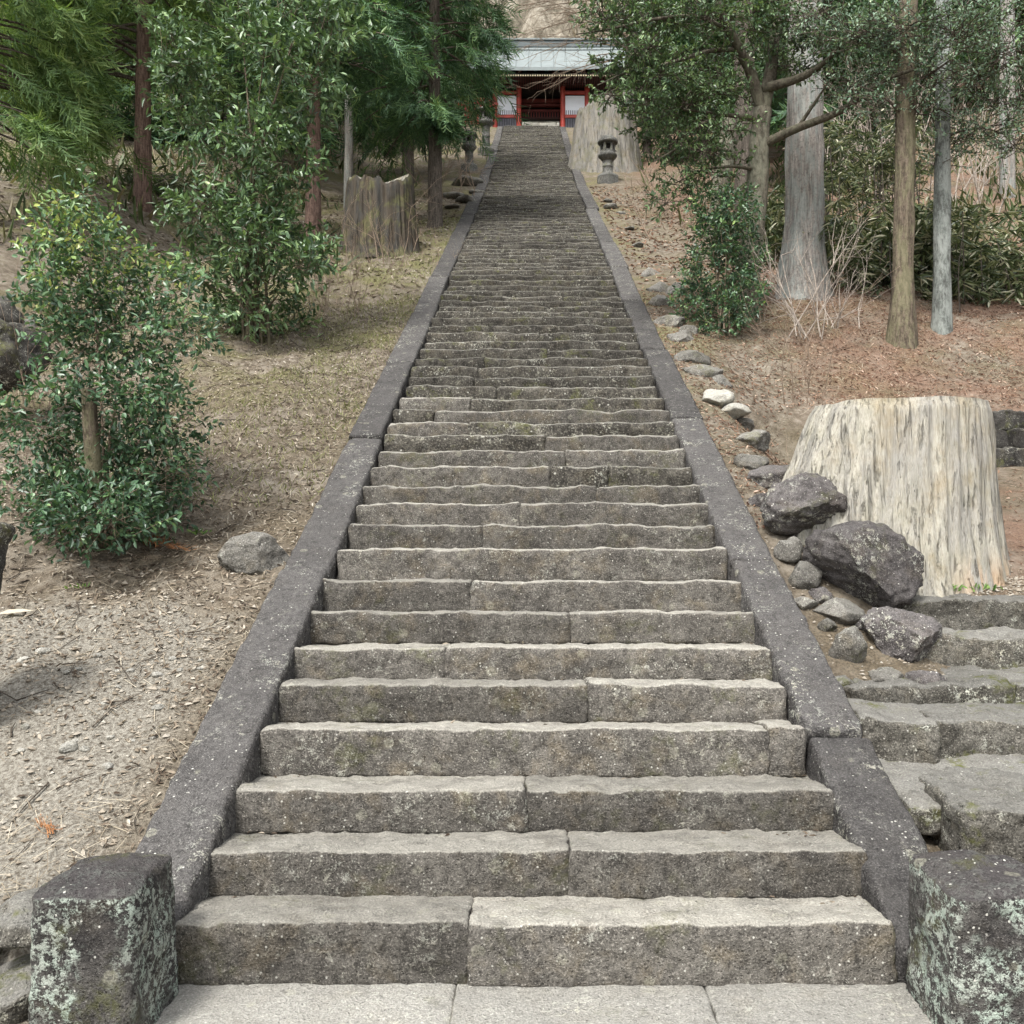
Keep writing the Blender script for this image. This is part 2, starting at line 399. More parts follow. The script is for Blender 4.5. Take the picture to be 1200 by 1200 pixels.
def bark_mat(name, dark, light, streak=(18, 18, 2.2), patch=None, patch_amt=0):
    b = NB(name); v = b.vec('Object', True, streak); v2 = b.vec(); v3 = b.vec('Object', True, (2.2, 2.2, .7))
    n = b.noise(v, 2.2, 6, .7, .3); n2 = b.noise(v2, 30, 4, .7)
    c = b.mix(b.ramp(n, .35, .65), dark, light); c = b.mix(b.ramp(n2, .55, .3, 0, .6), c, tuple(x * .45 for x in dark))
    if patch: c = b.mix(b.math('MULTIPLY', b.ramp(b.noise(v3, 3.0, 6, .8), .44, .58), patch_amt), c, patch)
    nb = b.bump(n, .9, .03); nb = b.bump(n2, .5, .01, nb)
    return b.bsdf(c, .9, nb, .15)
M['bark_red'] = bark_mat('red_brown_bark', (.080, .050, .040), (.22, .150, .118))
M['bark_dark'] = bark_mat('dark_bark', (.050, .042, .034), (.13, .11, .09))
M['bark_grey'] = bark_mat('grey_cedar_bark', (.155, .140, .125), (.36, .33, .295), (16, 16, 1.0), (.27, .33, .31), .4)
M['bark_oak'] = bark_mat('mossy_grey_bark', (.060, .054, .040), (.16, .145, .11), (8, 8, 3), (.21, .215, .16), .5)
M['bark_limb'] = bark_mat('dark_limb_bark', (.045, .038, .028), (.115, .10, .075), (8, 8, 3), (.13, .135, .09), .4)
M['bark_brown'] = bark_mat('brown_trunk', (.060, .047, .035), (.165, .132, .098), (14, 14, 3), (.20, .20, .11), .4)
M['bark_lichen'] = bark_mat('lichen_trunk', (.085, .088, .08), (.20, .22, .20), (10, 10, 4), (.29, .31, .285), .7)
M['twig'] = bark_mat('bare_twig', (.17, .125, .09), (.36, .28, .21))
M['twig_pale'] = bark_mat('pale_twig', (.26, .22, .18), (.48, .42, .36))
M['twig_dark'] = bark_mat('dark_twig', (.055, .045, .035), (.14, .115, .09))

def stump_mat(name, pale, grey, ochre, dark, rust=0.0, moss=0.0):
    b = NB(name); v = b.vec('Object', True, (9, 9, 1.0)); vw = b.vec('Object', True, (70, 70, 3.0)); v2 = b.vec(); vc = b.vec('Object', True, (26, 26, .9)); vf = b.vec('Object', True, (190, 190, 9))
    n = b.noise(v, 1.0, 4, .6, .2); f = b.noise(vw, 1.0, 4, .7, .15); n2 = b.noise(v2, 2.0, 5, .7); k = b.noise(vc, 1.0, 5, .7, .25); ff = b.noise(vf, 1.0, 2, .6)
    c = b.mix(b.ramp(n, .36, .62), grey, pale)
    c = b.mix(b.math('MULTIPLY', b.ramp(n2, .50, .70), b.ramp(n, .3, .6, .2, .8)), c, ochre)
    c = b.mix(b.ramp(f, .52, .34, 0, .42), c, tuple(x * .5 for x in ochre))
    c = b.mix(b.ramp(ff, .5, .3, 0, .35), c, dark)
    c = b.mix(b.ramp(ff, .52, .7, 0, .4), c, tuple(min(1, x * 1.2) for x in pale))
    c = b.mix(b.ramp(k, .38, .30, 0, .7), c, tuple(x * .7 for x in dark))
    if rust:
        sp = b.n('ShaderNodeSeparateXYZ'); b.l(b.n('ShaderNodeTexCoord').outputs['Object'], sp.inputs[0])
        low = b.math('MULTIPLY', b.ramp(sp.outputs[2], .34, .02), b.ramp(sp.outputs[0], .05, .4))
        c = b.mix(b.math('MULTIPLY', b.math('MULTIPLY', low, b.ramp(n, .42, .54)), rust), c, (.42, .22, .09))
    if moss:
        c = b.mix(b.math('MULTIPLY', b.ramp(b.noise(v2, 2.9, 5, .7), .48, .62), moss), c, (.12, .12, .05))
    nb = b.bump(b.ramp(k, .30, .46), .9, .035); nb = b.bump(f, .8, .014, nb); nb = b.bump(ff, .5, .004, nb)
    return b.bsdf(c, .88, nb, .12)
M['stump'] = stump_mat('weathered_stump', (.37, .350, .292), (.265, .255, .228), (.265, .215, .138), (.105, .084, .060), .45, .15)
M['stump_pale'] = stump_mat('bleached_stump', (.25, .232, .20), (.165, .162, .150), (.185, .15, .092), (.055, .045, .034), 0, .4)
M['stump_old'] = stump_mat('old_mossy_stump', (.075, .062, .047), (.050, .050, .046), (.052, .037, .024), (.013, .011, .009), 0, .6)

def plain(name, col, rough=.6, var=.15, scale=3, spec=.3):
    b = NB(name); v = b.vec()
    n = b.noise(v, scale, 5, .65)
    c = b.mix(b.ramp(n, .3, .7), tuple(x * (1 - var) for x in col), tuple(min(1, x * (1 + var)) for x in col))
    return b.bsdf(c, rough, b.bump(b.noise(v, scale * 12, 3), .2, .01), spec)
M['red'] = plain('vermilion_paint', (.36, .058, .042), .5, .25)
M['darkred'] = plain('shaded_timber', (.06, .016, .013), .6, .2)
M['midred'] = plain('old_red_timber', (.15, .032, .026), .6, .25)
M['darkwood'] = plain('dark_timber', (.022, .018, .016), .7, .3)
M['white'] = plain('white_plaster', (.82, .85, .90), .8, .03)
M['slat'] = plain('grey_slat', (.085, .085, .10), .7, .2)
M['roof'] = plain('copper_roof', (.20, .228, .226), .55, .10, 2)
M['roofdark'] = plain('ridge_metal', (.10, .12, .122), .5, .15, 2)
M['rafter'] = plain('pale_rafter_end', (.42, .36, .24), .7, .2)

# ------------------------------------------------------------------ stair profile and terrain
step_y = [3.420, 3.760, 4.116, 4.483, 4.817, 5.176, 5.582, 5.911, 6.280, 6.714]
step_z = [0.0, 0.179, 0.319, 0.457, 0.637, 0.789, 0.931, 1.078, 1.247, 1.432]
_r = random.Random(3)
while step_y[-1] < 29.0:
    step_y.append(step_y[-1] + .335 * _r.uniform(.93, 1.07)); step_z.append(step_z[-1] + .1558 * _r.uniform(.93, 1.07))
while step_y[-1] < 44.9:
    step_y.append(step_y[-1] + .302 * _r.uniform(.93, 1.07)); step_z.append(step_z[-1] + .157 * _r.uniform(.93, 1.07))
NST = len(step_y) - 1
TOPZ, TOPY = step_z[-1], step_y[-1]
ny = np.array(step_y); nz = np.array(step_z)
def Nose(y):   # line through the nosings
    return np.interp(y, ny[:-1], nz[1:])
def Hill(y, side):
    k = sst(7, 14, side)
    c = np.interp(y, [TOPY, 53.2, 56, 64, 82, 115, 170], [TOPZ, TOPZ + .3, TOPZ + 3, TOPZ + 9, TOPZ + 31, TOPZ + 72, TOPZ + 120])
    s = np.interp(y, [TOPY, 70, 115, 170], [TOPZ, TOPZ + 17, TOPZ + 66, TOPZ + 120])
    return c * (1 - k) + s * k
SIDE_Y = [2.0, 3.80, 3.95, 4.5, 4.65, 5.15, 5.25, 5.6, 5.75, 6.05, 6.15, 6.45, 9.9, 10.15, 12.0]
SIDE_Z = [0.0, 0.05, .36, .39, .52, .60, .64, .70, .80, .88, 1.02, 1.17, 2.20, 2.75, 3.80]
def Hgt(x, y):
    x = np.asarray(x, float); y = np.asarray(y, float)
    ax = np.abs(x)
    base = np.where(y < TOPY, Nose(y), Hill(y, ax))
    base = base + np.where((y < TOPY), np.maximum(ax - 7, 0) * .16 * sst(8, 20, y), np.maximum(ax - 7, 0) * .16)
    p = np.stack([x, y, np.zeros_like(x)], -1).reshape(-1, 3)
    big = fbm(p, .45, 4, .5, 4).reshape(x.shape); small = fbm(p, 2.6, 4, .55, 8).reshape(x.shape)
    near = sst(1.6, 2.6, ax)
    z = base + near * (big * .13 * sst(4, 9, y) + small * .045 + (fbm(p, 9.0, 2, .6, 55).reshape(x.shape) * .011) * sst(14, 11, y)) - .05
    # left bank: drops to the landing at the front, rises to a rocky bank at far left
    left = z + sst(5.2, 8.5, -x) * .9 * sst(7.5, 9.5, y)
    left = left * sst(3.42, 3.56, y) + (-.02) * (1 - sst(3.42, 3.56, y))
    # right: side steps, path and cut bank
    side = np.interp(y, SIDE_Y, SIDE_Z) + small * .02
    wgt = sst(1.7, 2.75, x) * sst(12.6, 11.0, y)
    wgt = np.maximum(wgt, sst(1.62, 1.9, x) * sst(5.6, 4.6, y))
    right = z * (1 - wgt) + side * wgt
    right = right - .14 * sst(1.6, 1.7, x) * sst(2.4, 1.9, x) * sst(6.6, 6.0, y)
    z = np.where(x < 0, left, right)
    core = (ax < 1.5) & (y > 3.3) & (y < TOPY + .4)
    z = np.where(core, np.where(y < TOPY, Nose(np.maximum(y, 3.42)) - .62, TOPZ - .5), z)
    z = np.where((y < 3.42) & (x < 1.62), -.04, z)
    far = sst(58, 75, y)
    z = z + far * (fbm(p, .09, 6, .6, 21).reshape(x.shape) * 5.0 + np.abs(fbm(p * np.array([1, .4, 1]), .35, 3, .5, 23)).reshape(x.shape) * 3.0)
    return z
def grow(a, b, s, f, lim):
    out = [a]; d = s
    while abs(out[-1] - b) > d: out.append(out[-1] + math.copysign(d, b - a)); d = min(d * f, lim)
    out.append(b); return out
xr = [1.5, 1.53] + list(np.arange(1.60, 5.2, .05)) + grow(5.25, 120, .12, 1.09, 5)
xs = np.array(sorted([-v for v in xr]) + [-.8, 0, .8] + xr)
ys = np.array([-80, -50, -30, -15, -8, -4, 0, 2, 2.6] + list(np.arange(3.0, 11, .05)) + list(np.arange(11, 20, .11)) + grow(20, 190, .16, 1.035, 3))
GX, GY = np.meshgrid(xs, ys, indexing='ij'); GZ = Hgt(GX, GY)
gi = np.arange(GX.size).reshape(GX.shape)
gf = np.stack([gi[:-1, :-1], gi[1:, :-1], gi[1:, 1:], gi[:-1, 1:]], -1).reshape(-1, 4)
obj('ground', mesh_np('ground', np.stack([GX, GY, GZ], -1).reshape(-1, 3), gf, M['ground']), kind='structure')

def on_ground(x, y):
    return float(Hgt(np.array([x]), np.array([y]))[0])

def ray_ground(px, py, d0=3.0, d1=60.0):
    d = np.arange(d0, d1, .02); pts = np.stack([(px - CX) * d / F, d, CAMZ - (py - CY) * d / F], 1)
    below = np.nonzero(pts[:, 2] < Hgt(pts[:, 0], pts[:, 1]))[0]
    return pts[below[0]] if len(below) else pts[-1]

# ------------------------------------------------------------------ staircase: every step stone a part
stair = thing('stone_stairway', 'long straight flight of worn grey stone steps climbing to the red gate', 'stairway', (0, 3.42, 0))
joints_px = {0: [548], 1: [668], 2: [615], 3: [902], 4: [690], 5: [522], 6: [668], 7: [552], 8: [], 9: [565], 10: [610], 11: [700]}
HW = 1.315
def block_part(name, parent, dims, loc, mat, res, r, amp, wave=0, seed=0, rot=(0, 0, 0), warp=None, lip=0.0, hidden=False):
    V, Fq = rough_block(*dims, res=res, r=r, amp=amp, wave=wave, seed=seed, warp=warp, lip=lip, hidden=hidden)
    return obj(name, mesh_np(name, V, Fq, mat), parent, loc, rot)
for i in range(NST):
    y0, z0, z1 = step_y[i], step_z[i], step_z[i + 1]
    y1 = step_y[i + 1]
    rr = random.Random(100 + i)
    if i in joints_px: cuts = [(px - CX) * y0 / F for px in joints_px[i]]
    else:
        k = rr.choice([1, 1, 1, 2]); cuts = sorted(rr.uniform(-.95, .95) for _ in range(k))
        if k == 2 and cuts[1] - cuts[0] < .45: cuts = [cuts[0]]
    hw = HW + .02 * math.sin(i * 1.3)
    ed = [-hw] + cuts + [hw]
    res = .020 if i < 6 else .026 if i < 10 else .035 if i < 16 else .065 if i < 34 else .12
    far = min(1, i / 14)
    for a, b in zip(ed[:-1], ed[1:]):
        dx = b - a + .016 - .008 * rr.random(); h = z1 - z0 + .012; dep = y1 - y0 + .10
        dz = rr.uniform(-.006, .005) * (1 + .6 * far); dy = rr.uniform(-.008, .008) * (1 + .8 * far)
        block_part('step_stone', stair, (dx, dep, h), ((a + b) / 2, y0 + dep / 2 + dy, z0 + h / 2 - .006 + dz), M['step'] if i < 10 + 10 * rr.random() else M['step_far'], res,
                   (.020 + .014 * far) + .008 * rr.random(), .0085 + .001 * far, .005 + .010 * far, lip=.046 - .020 * far, hidden=True, seed=11 + i * 3 + int(b * 7),
                   rot=(rr.uniform(-.008, .008), rr.uniform(-.004, .004), rr.uniform(-.006, .006)))
# rubble core seen only in the joints
cy = np.array([3.45] + step_y[1:]); cv = []
for yy, zz in zip(cy, [v for v in step_z[:-1]] + [TOPZ]):
    cv += [(-1.33, yy + .07, zz - .03), (1.33, yy + .07, zz - .03)]
ci = np.arange(len(cv)).reshape(-1, 2)
part('rubble_core', np.array(cv), np.stack([ci[:-1, 0], ci[:-1, 1], ci[1:, 1], ci[1:, 0]], 1), M['darkrock'], stair, smooth=False)

# landing slabs at the foot and at the head
foot = thing('stone_landing', 'pale worn paving slabs at the foot of the stone steps', 'paving', (0, 3, 0))
for (x0, x1, y0, y1) in [(-1.30, -.28, 2.75, 3.44), (-.27, .62, 2.80, 3.45), (.63, 1.36, 2.78, 3.44), (-1.4, .1, 2.0, 2.74), (.11, 1.5, 2.0, 2.77)]:
    block_part('paving_slab', foot, (x1 - x0 + .012, y1 - y0 + .012, .12), ((x0 + x1) / 2, (y0 + y1) / 2, -.052 + .006 * random.random()), M['landing'], .04, .018, .005, .008, seed=int(x0 * 31 + 500))
head = thing('upper_landing', 'stone paved terrace at the top of the flight in front of the gate', 'paving', (0, TOPY + 2, TOPZ))
for k in range(5):
    block_part('paving_slab', head, (1.55, 3.4, .18), (-3.2 + 1.6 * k, TOPY + 1.78, TOPZ - .10 + .004 * (k % 2)), M['landing'], .2, .03, .006, .01, seed=70 + k)

# ------------------------------------------------------------------ sloping kerb walls: every long kerb stone a part
def kerb(side, joints, label):
    e = thing('stone_balustrade', label, 'balustrade', (side * 1.47, 3.5, 0))
    for k, (ya, yb) in enumerate(zip(joints[:-1], joints[1:])):
        rr = random.Random(40 + k * 2 + (side > 0))
        za, zb = float(Nose(ya)), float(Nose(yb))
        if ya < 3.5: za = .155
        L = math.hypot(yb - ya, zb - za); ang = math.atan2(zb - za, yb - ya)
        hgt = .42; wdt = .300 + rr.uniform(-.012, .02)
        off = .012 + rr.uniform(-.018, .018)
        if ya > 30: wdt *= .92
        cx = side * (1.325 + wdt / 2 + rr.uniform(-.018, .016))
        if k == 0 and side < 0: cx += .014; off += .018
        my, mz = (ya + yb) / 2, (za + zb) / 2 + off
        ny_, nz_ = -math.sin(ang), math.cos(ang)
        loc = (cx, my - ny_ * hgt / 2, mz - nz_ * hgt / 2)
        res = .035 if ya < 8 else .06 if ya < 16 else .12
        block_part('kerb_stone', e, (wdt, L - .005, hgt), loc, M['kerb'], res, .034, .007, 0, seed=200 + k + 50 * (side > 0),
                   rot=(ang, rr.uniform(-.015, .015), rr.uniform(-.006, .006)))
    return e
kerb(-1, [3.36, 6.07, 8.4, 10.7, 12.9, 15.2, 17.6, 19.7, 22.2, 24.4, 26.8, 29.4, 31.6, 34.2, 37.0, 39.5, 42.0, 44.6], 'dark sloping stone kerb wall running up the left edge of the steps')
kerb(1, [3.36, 4.52, 6.2, 8.9, 11.2, 13.6, 15.9, 18.3, 20.4, 22.9, 25.3, 27.9, 30.3, 32.9, 35.2, 38.0, 40.4, 42.6, 44.6], 'dark sloping stone kerb wall running up the right edge of the steps')

# end posts
def post(cx, cy, wx, wy, h, seed, label):
    def warp(V):
        t = V[:, 2] / h + .5
        V[:, 0] *= 1.06 - .08 * t; V[:, 1] *= 1.05 - .07 * t
        r = np.hypot(V[:, 0] / wx, V[:, 1] / wy)
        V[:, 2] -= sst(.93, 1, t) * (r ** 2) * .07
        V[:, 2] += sst(.9, 1, t) * fbm(V, 5, 3, .5, seed) * .018
        return V
    V, Fq = rough_block(wx, wy, h, .022, .05, .010, 0, seed, warp)
    return tag(obj('stone_post', mesh_np('stone_post', V, Fq, M['post']), None, (cx, cy, h / 2 - .03)), label, 'post')
post(-1.435, 3.19, .335, .40, .56, 5, 'squat lichen-covered stone post at the foot of the left kerb wall')
post(1.535, 3.20, .38, .40, .555, 9, 'squat lichen-covered stone post at the foot of the right kerb wall')

# ------------------------------------------------------------------ rocks
def rock(name, px, py, d, wpx, hpx, label, mat='boulder', seed=1, sub=4, deep=.9, rz=0.0, ry=0.0, cuts=7, lump=.16, fine=.02, group=None, cat='rock', settle=False, sink=.18):
    if settle: d = float(ray_ground(px, py + hpx * sink)[1])
    s = d / F; sx, sz = wpx / 2 * s, hpx / 2 * s
    V, Fq = rock_mesh(sx, max(sx, sz) * deep, sz, seed, sub, cuts, lump, fine)
    o = obj(name, mesh_np(name, V, Fq, M[mat]), None, P(px, py, d), (0, ry, rz))
    return tag(o, label, cat, group)
rock('boulder', 944, 596, 6.75, 108, 86, 'dark rounded boulder with a white lichen spot, nearest the kerb wall', seed=21, sub=5, rz=.2, cuts=6, lump=.07, fine=.03)
rock('boulder', 1012, 664, 6.2, 150, 112, 'largest dark boulder, speckled white, leaning on the big pale stump', seed=23, sub=5, ry=.45, deep=.7, cuts=7, lump=.06, fine=.03)
rock('boulder', 1056, 747, 5.75, 100, 92, 'purplish round boulder at the left end of the side steps', seed=29, sub=5, cuts=6, lump=.06, fine=.03)
rock('stone_block', 993, 761, 5.35, 46, 60, 'small flat grey stone standing in front of the purplish boulder', 'rock', 31, 4, .6, ry=.3, cuts=9, lump=.08, settle=True)
rock('stone_block', 945, 676, 6.0, 46, 38, 'small wedge-shaped stone below the white-spotted boulder', 'rock', 33, 4, cuts=10, lump=.06, settle=True)
rock('stone_block', 980, 716, 5.7, 66, 36, 'low cracked stone between the large speckled boulder and the kerb wall', 'rock', 35, 4, cuts=10, lump=.08, settle=True)
rock('stone_block', 924, 648, 6.35, 36, 40, 'small round brown stone squeezed beside the kerb wall', 'rock', 37, 4, settle=True)
rock('stone_block', 906, 562, 7.3, 80, 44, 'flat dark stone lying behind the white-spotted boulder', 'boulder', 39, 4, cuts=9, settle=True)
rock('stone_block', 884, 518, 8.1, 48, 30, 'grey stone lying above the stump beside the kerb wall', 'rock', 41, 4, settle=True)
rock('stone_block', 838, 468, 9.3, 46, 26, 'whitish broken rock beside the kerb wall', 'palerock', 43, 4, cuts=11, lump=.08, settle=True)
rock('stone_block', 858, 484, 8.9, 44, 22, 'low whitish rock just below the broken one', 'palerock', 45, 4, cuts=11, lump=.08, settle=True)
rock('stone_block', 300, 652, 6.15, 88, 58, 'flat grey boulder butted against the left kerb wall', 'rock', 47, 5, .7, ry=-.2, cuts=10, lump=.07, settle=True)
extra = [(965, 640, 6.5, 44, 36), (925, 612, 6.6, 40, 34), (962, 700, 5.9, 34, 26), (1030, 700, 6.0, 50, 34), (940, 708, 5.75, 34, 22), (1010, 735, 5.6, 30, 24), (968, 735, 5.5, 26, 22), (893, 590, 7.0, 36, 26), (880, 545, 7.5, 40, 24), (1040, 795, 5.4, 44, 24), (1085, 800, 5.4, 50, 26), (985, 800, 5.2, 40, 22), (1015, 812, 5.1, 34, 20), (1060, 840, 4.9, 60, 26)]
extra.sort(key=lambda t: t[1])
NTH = ['first', 'second', 'third', 'fourth', 'fifth', 'sixth', 'seventh', 'eighth', 'ninth', 'tenth', 'eleventh', 'twelfth', 'thirteenth', 'last']
for k, (a, b_, d, wp, hp) in enumerate(extra):
    rock('wedge_stone', a, b_, d, wp * 1.1, hp * 1.15, NTH[k] + ' small stone from the top wedged among the boulders below the big stump', ('rock', 'boulder', 'sidestep')[k % 3], 160 + k, 4, .9, rz=k * 1.1, cuts=13, lump=.05, fine=.03, group='small stones wedged among the boulders', settle=True, sink=.0)
# row of rubble stones outside the right kerb wall
rub = [(822, 442, 10.0, 40, 26), (808, 425, 10.6, 36, 22), (845, 452, 9.7, 26, 18), (798, 402, 11.4, 34, 22), (786, 384, 12.2, 34, 20), (777, 362, 13.2, 32, 22), (768, 344, 14.2, 26, 20), (760, 326, 15.3, 22, 18),
       (806, 392, 11.6, 22, 14), (790, 348, 13.9, 18, 24), (868, 500, 8.5, 24, 16)]
ORD = ['first', 'second', 'third', 'fourth', 'fifth', 'sixth', 'seventh', 'eighth', 'ninth', 'tenth', 'eleventh', 'twelfth']
rub.sort(key=lambda t: t[2])
for k, (a, b_, d, wp, hp) in enumerate(rub):
    rock('rubble_stone', a, b_, d, wp * 1.4, hp * 1.5, ORD[k] + ' rough grey rubble stone up along the outer side of the right kerb wall', 'rock', 60 + k, 4, .9, rz=k, cuts=15, lump=.05, fine=.03, group='rubble stones along the right kerb wall', settle=True, sink=-.18)
rub = [(712, 236, 25.2, 12, 7), (728, 250, 23, 12, 6), (716, 243, 24.3, 16, 9), (738, 268, 20.8, 14, 6), (748, 288, 18.8, 14, 7)]
for k, (a, b_, d, wp, hp) in enumerate(rub):
    rock('rubble_stone', a, b_, d, wp, hp, 'mossy flat stone on the slope below the right stone lantern', 'rock', 80 + k, 3, 1.2, rz=k, cuts=9, group='mossy stones below the right lantern', settle=True)
rub = [(548, 236, 25.2, 30, 9), (530, 231, 26.2, 26, 10), (560, 229, 26.4, 22, 12), (566, 217, 28.2, 20, 9), (546, 215, 28.6, 34, 13), (574, 200, 31.8, 22, 7), (531, 243, 24.2, 20, 5)]
for k, (a, b_, d, wp, hp) in enumerate(rub):
    rock('rubble_stone', a, b_, d, wp, hp, 'rough stone in the heap under the left stone lanterns', 'rock', 90 + k, 3, 1.2, rz=k, cuts=9, group='stone heap under the left lanterns', settle=True)
# outcrop at the left edge of the view
rock('boulder', 2, 412, 9.0, 104, 100, 'dark mossy overhanging boulder at the left edge of the view', 'darkrock', 101, 5, .9, ry=.2)
rock('boulder', -6, 382, 10.6, 64, 74, 'dark boulder behind the overhanging one at the left edge', 'darkrock', 103, 4)
rock('boulder', 34, 408, 10.8, 46, 66, 'grey cracked boulder to the right of the overhanging one', 'rock', 105, 4)
for k, (a, b_, wp, hp) in enumerate([(8, 290, 44, 46), (40, 300, 40, 34), (24, 268, 50, 34), (62, 312, 34, 24), (-10, 312, 40, 40), (112, 276, 40, 26), (90, 288, 30, 22)]):
    rock('boulder', a, b_, 15.5 + .3 * k, wp, hp, 'dark rock in the tumbled bank behind the left shrub', 'darkrock', 110 + k, 4, rz=k, group='dark rocks of the left bank')
# slim dark stone cut by the left edge
def warp_(V):
    t = V[:, 2] / 1.12 + .5; V[:, 0] = V[:, 0] * (.55 + .5 * t) - .13 * (1 - t); return V
V, Fq = rough_block(.34, .30, 1.12, .04, .04, .012, 0, 77, warp_)
tag(obj('stone_pillar', mesh_np('stone_pillar', V, Fq, M['darkrock']), None, (-2.74, 4.55, 1.10)), 'dark stone pillar wider at the top, cut by the left edge of the view', 'pillar')
# rocks holding the front of the left bank
for k, (x, y, z, sx, sy, sz) in enumerate([(-1.80, 3.50, .20, .20, .20, .12), (-1.82, 3.40, .02, .18, .2, .12), (-2.16, 3.52, .12, .22, .2, .18), (-2.6, 3.5, .1, .3, .2, .2), (-3.1, 3.52, .1, .3, .2, .22)]):
    V, Fq = rock_mesh(sx, sy, sz, 130 + k, 4, 9, .08)
    tag(obj('bank_stone', mesh_np('bank_stone', V, Fq, M['sidestep']), None, (x, y, z)), ['upper grey stone wedged behind the left post', 'lower grey stone wedged behind the left post', 'rough stone at the front of the left bank, next beyond the post', 'wide rough stone at the front of the left bank', 'outermost rough stone at the front of the left bank'][k], 'rock', 'stones holding the left bank')

# ------------------------------------------------------------------ side steps on the right
side = thing('side_steps', 'rough mossy stone side steps branching off to the right below the stump', 'steps', (2.4, 4, 0))
def sblock(x0, x1, y0, dep, ztop, h, seed, rz=0, wave=.018, amp=.013):
    block_part('step_stone', side, (x1 - x0, dep, h), ((x0 + x1) / 2, y0 + dep / 2, ztop - h / 2), M['sidestep'], .024, .032, amp, wave, seed, (0, 0, rz))
sblock(1.78, 2.9, 3.86, .62, .50, .34, 301, -.05, amp=.016)
sblock(1.64, 2.02, 4.60, .5, .70, .30, 303, -.14)
sblock(1.98, 3.1, 4.62, .55, .68, .25, 304, -.03)
sblock(1.70, 2.14, 5.12, .58, .77, .20, 306, .06)
sblock(2.12, 2.66, 5.12, .60, .79, .22, 308, -.06)
sblock(2.64, 3.3, 5.14, .60, .785, .2, 309, .03)
sblock(2.22, 3.5, 5.66, .5, .975, .26, 311, -.02)
sblock(2.30, 3.6, 6.06, .45, 1.155, .22, 313, -.03)
for (x0_, y0_, dp_, zt_, h_, sd_) in [(2.9, 3.88, .6, .49, .34, 331), (3.09, 4.64, .55, .675, .25, 333), (3.29, 5.15, .58, .78, .2, 335), (3.49, 5.67, .5, .97, .26, 337), (3.59, 6.07, .45, 1.15, .22, 339)]:
    sblock(x0_, x0_ + .85, y0_, dp_, zt_, h_, sd_); sblock(x0_ + .84, x0_ + 1.6, y0_ + .02, dp_, zt_ - .01, h_, sd_ + 1)
block_part('sloping_slab', side, (.98, .60, .14), (2.13, 4.42, .425), M['sidestep'], .03, .03, .010, .01, 321, (.13, -.03, .03))

bw = thing('bank_wall', 'low dark dry-stone wall holding the bank behind the big pale stump', 'wall', (4.8, 10.1, 2.2))
rr = random.Random(9)
for row in range(3):
    x = 3.5 + .12 * row
    while x < 6.6:
        wd = rr.uniform(.22, .45)
        V, Fq = rough_block(wd + .02, .3, .215, .05, .03, .022, 0, 700 + int(x * 90) + row)
        obj('wall_stone', mesh_np('wall_stone', V, Fq, M['darkrock']), bw, (x + wd / 2, 10.02 + .05 * row + rr.uniform(-.02, .02), 2.28 + .2 * row), (0, rr.uniform(-.1, .1), rr.uniform(-.2, .2)))
        x += wd

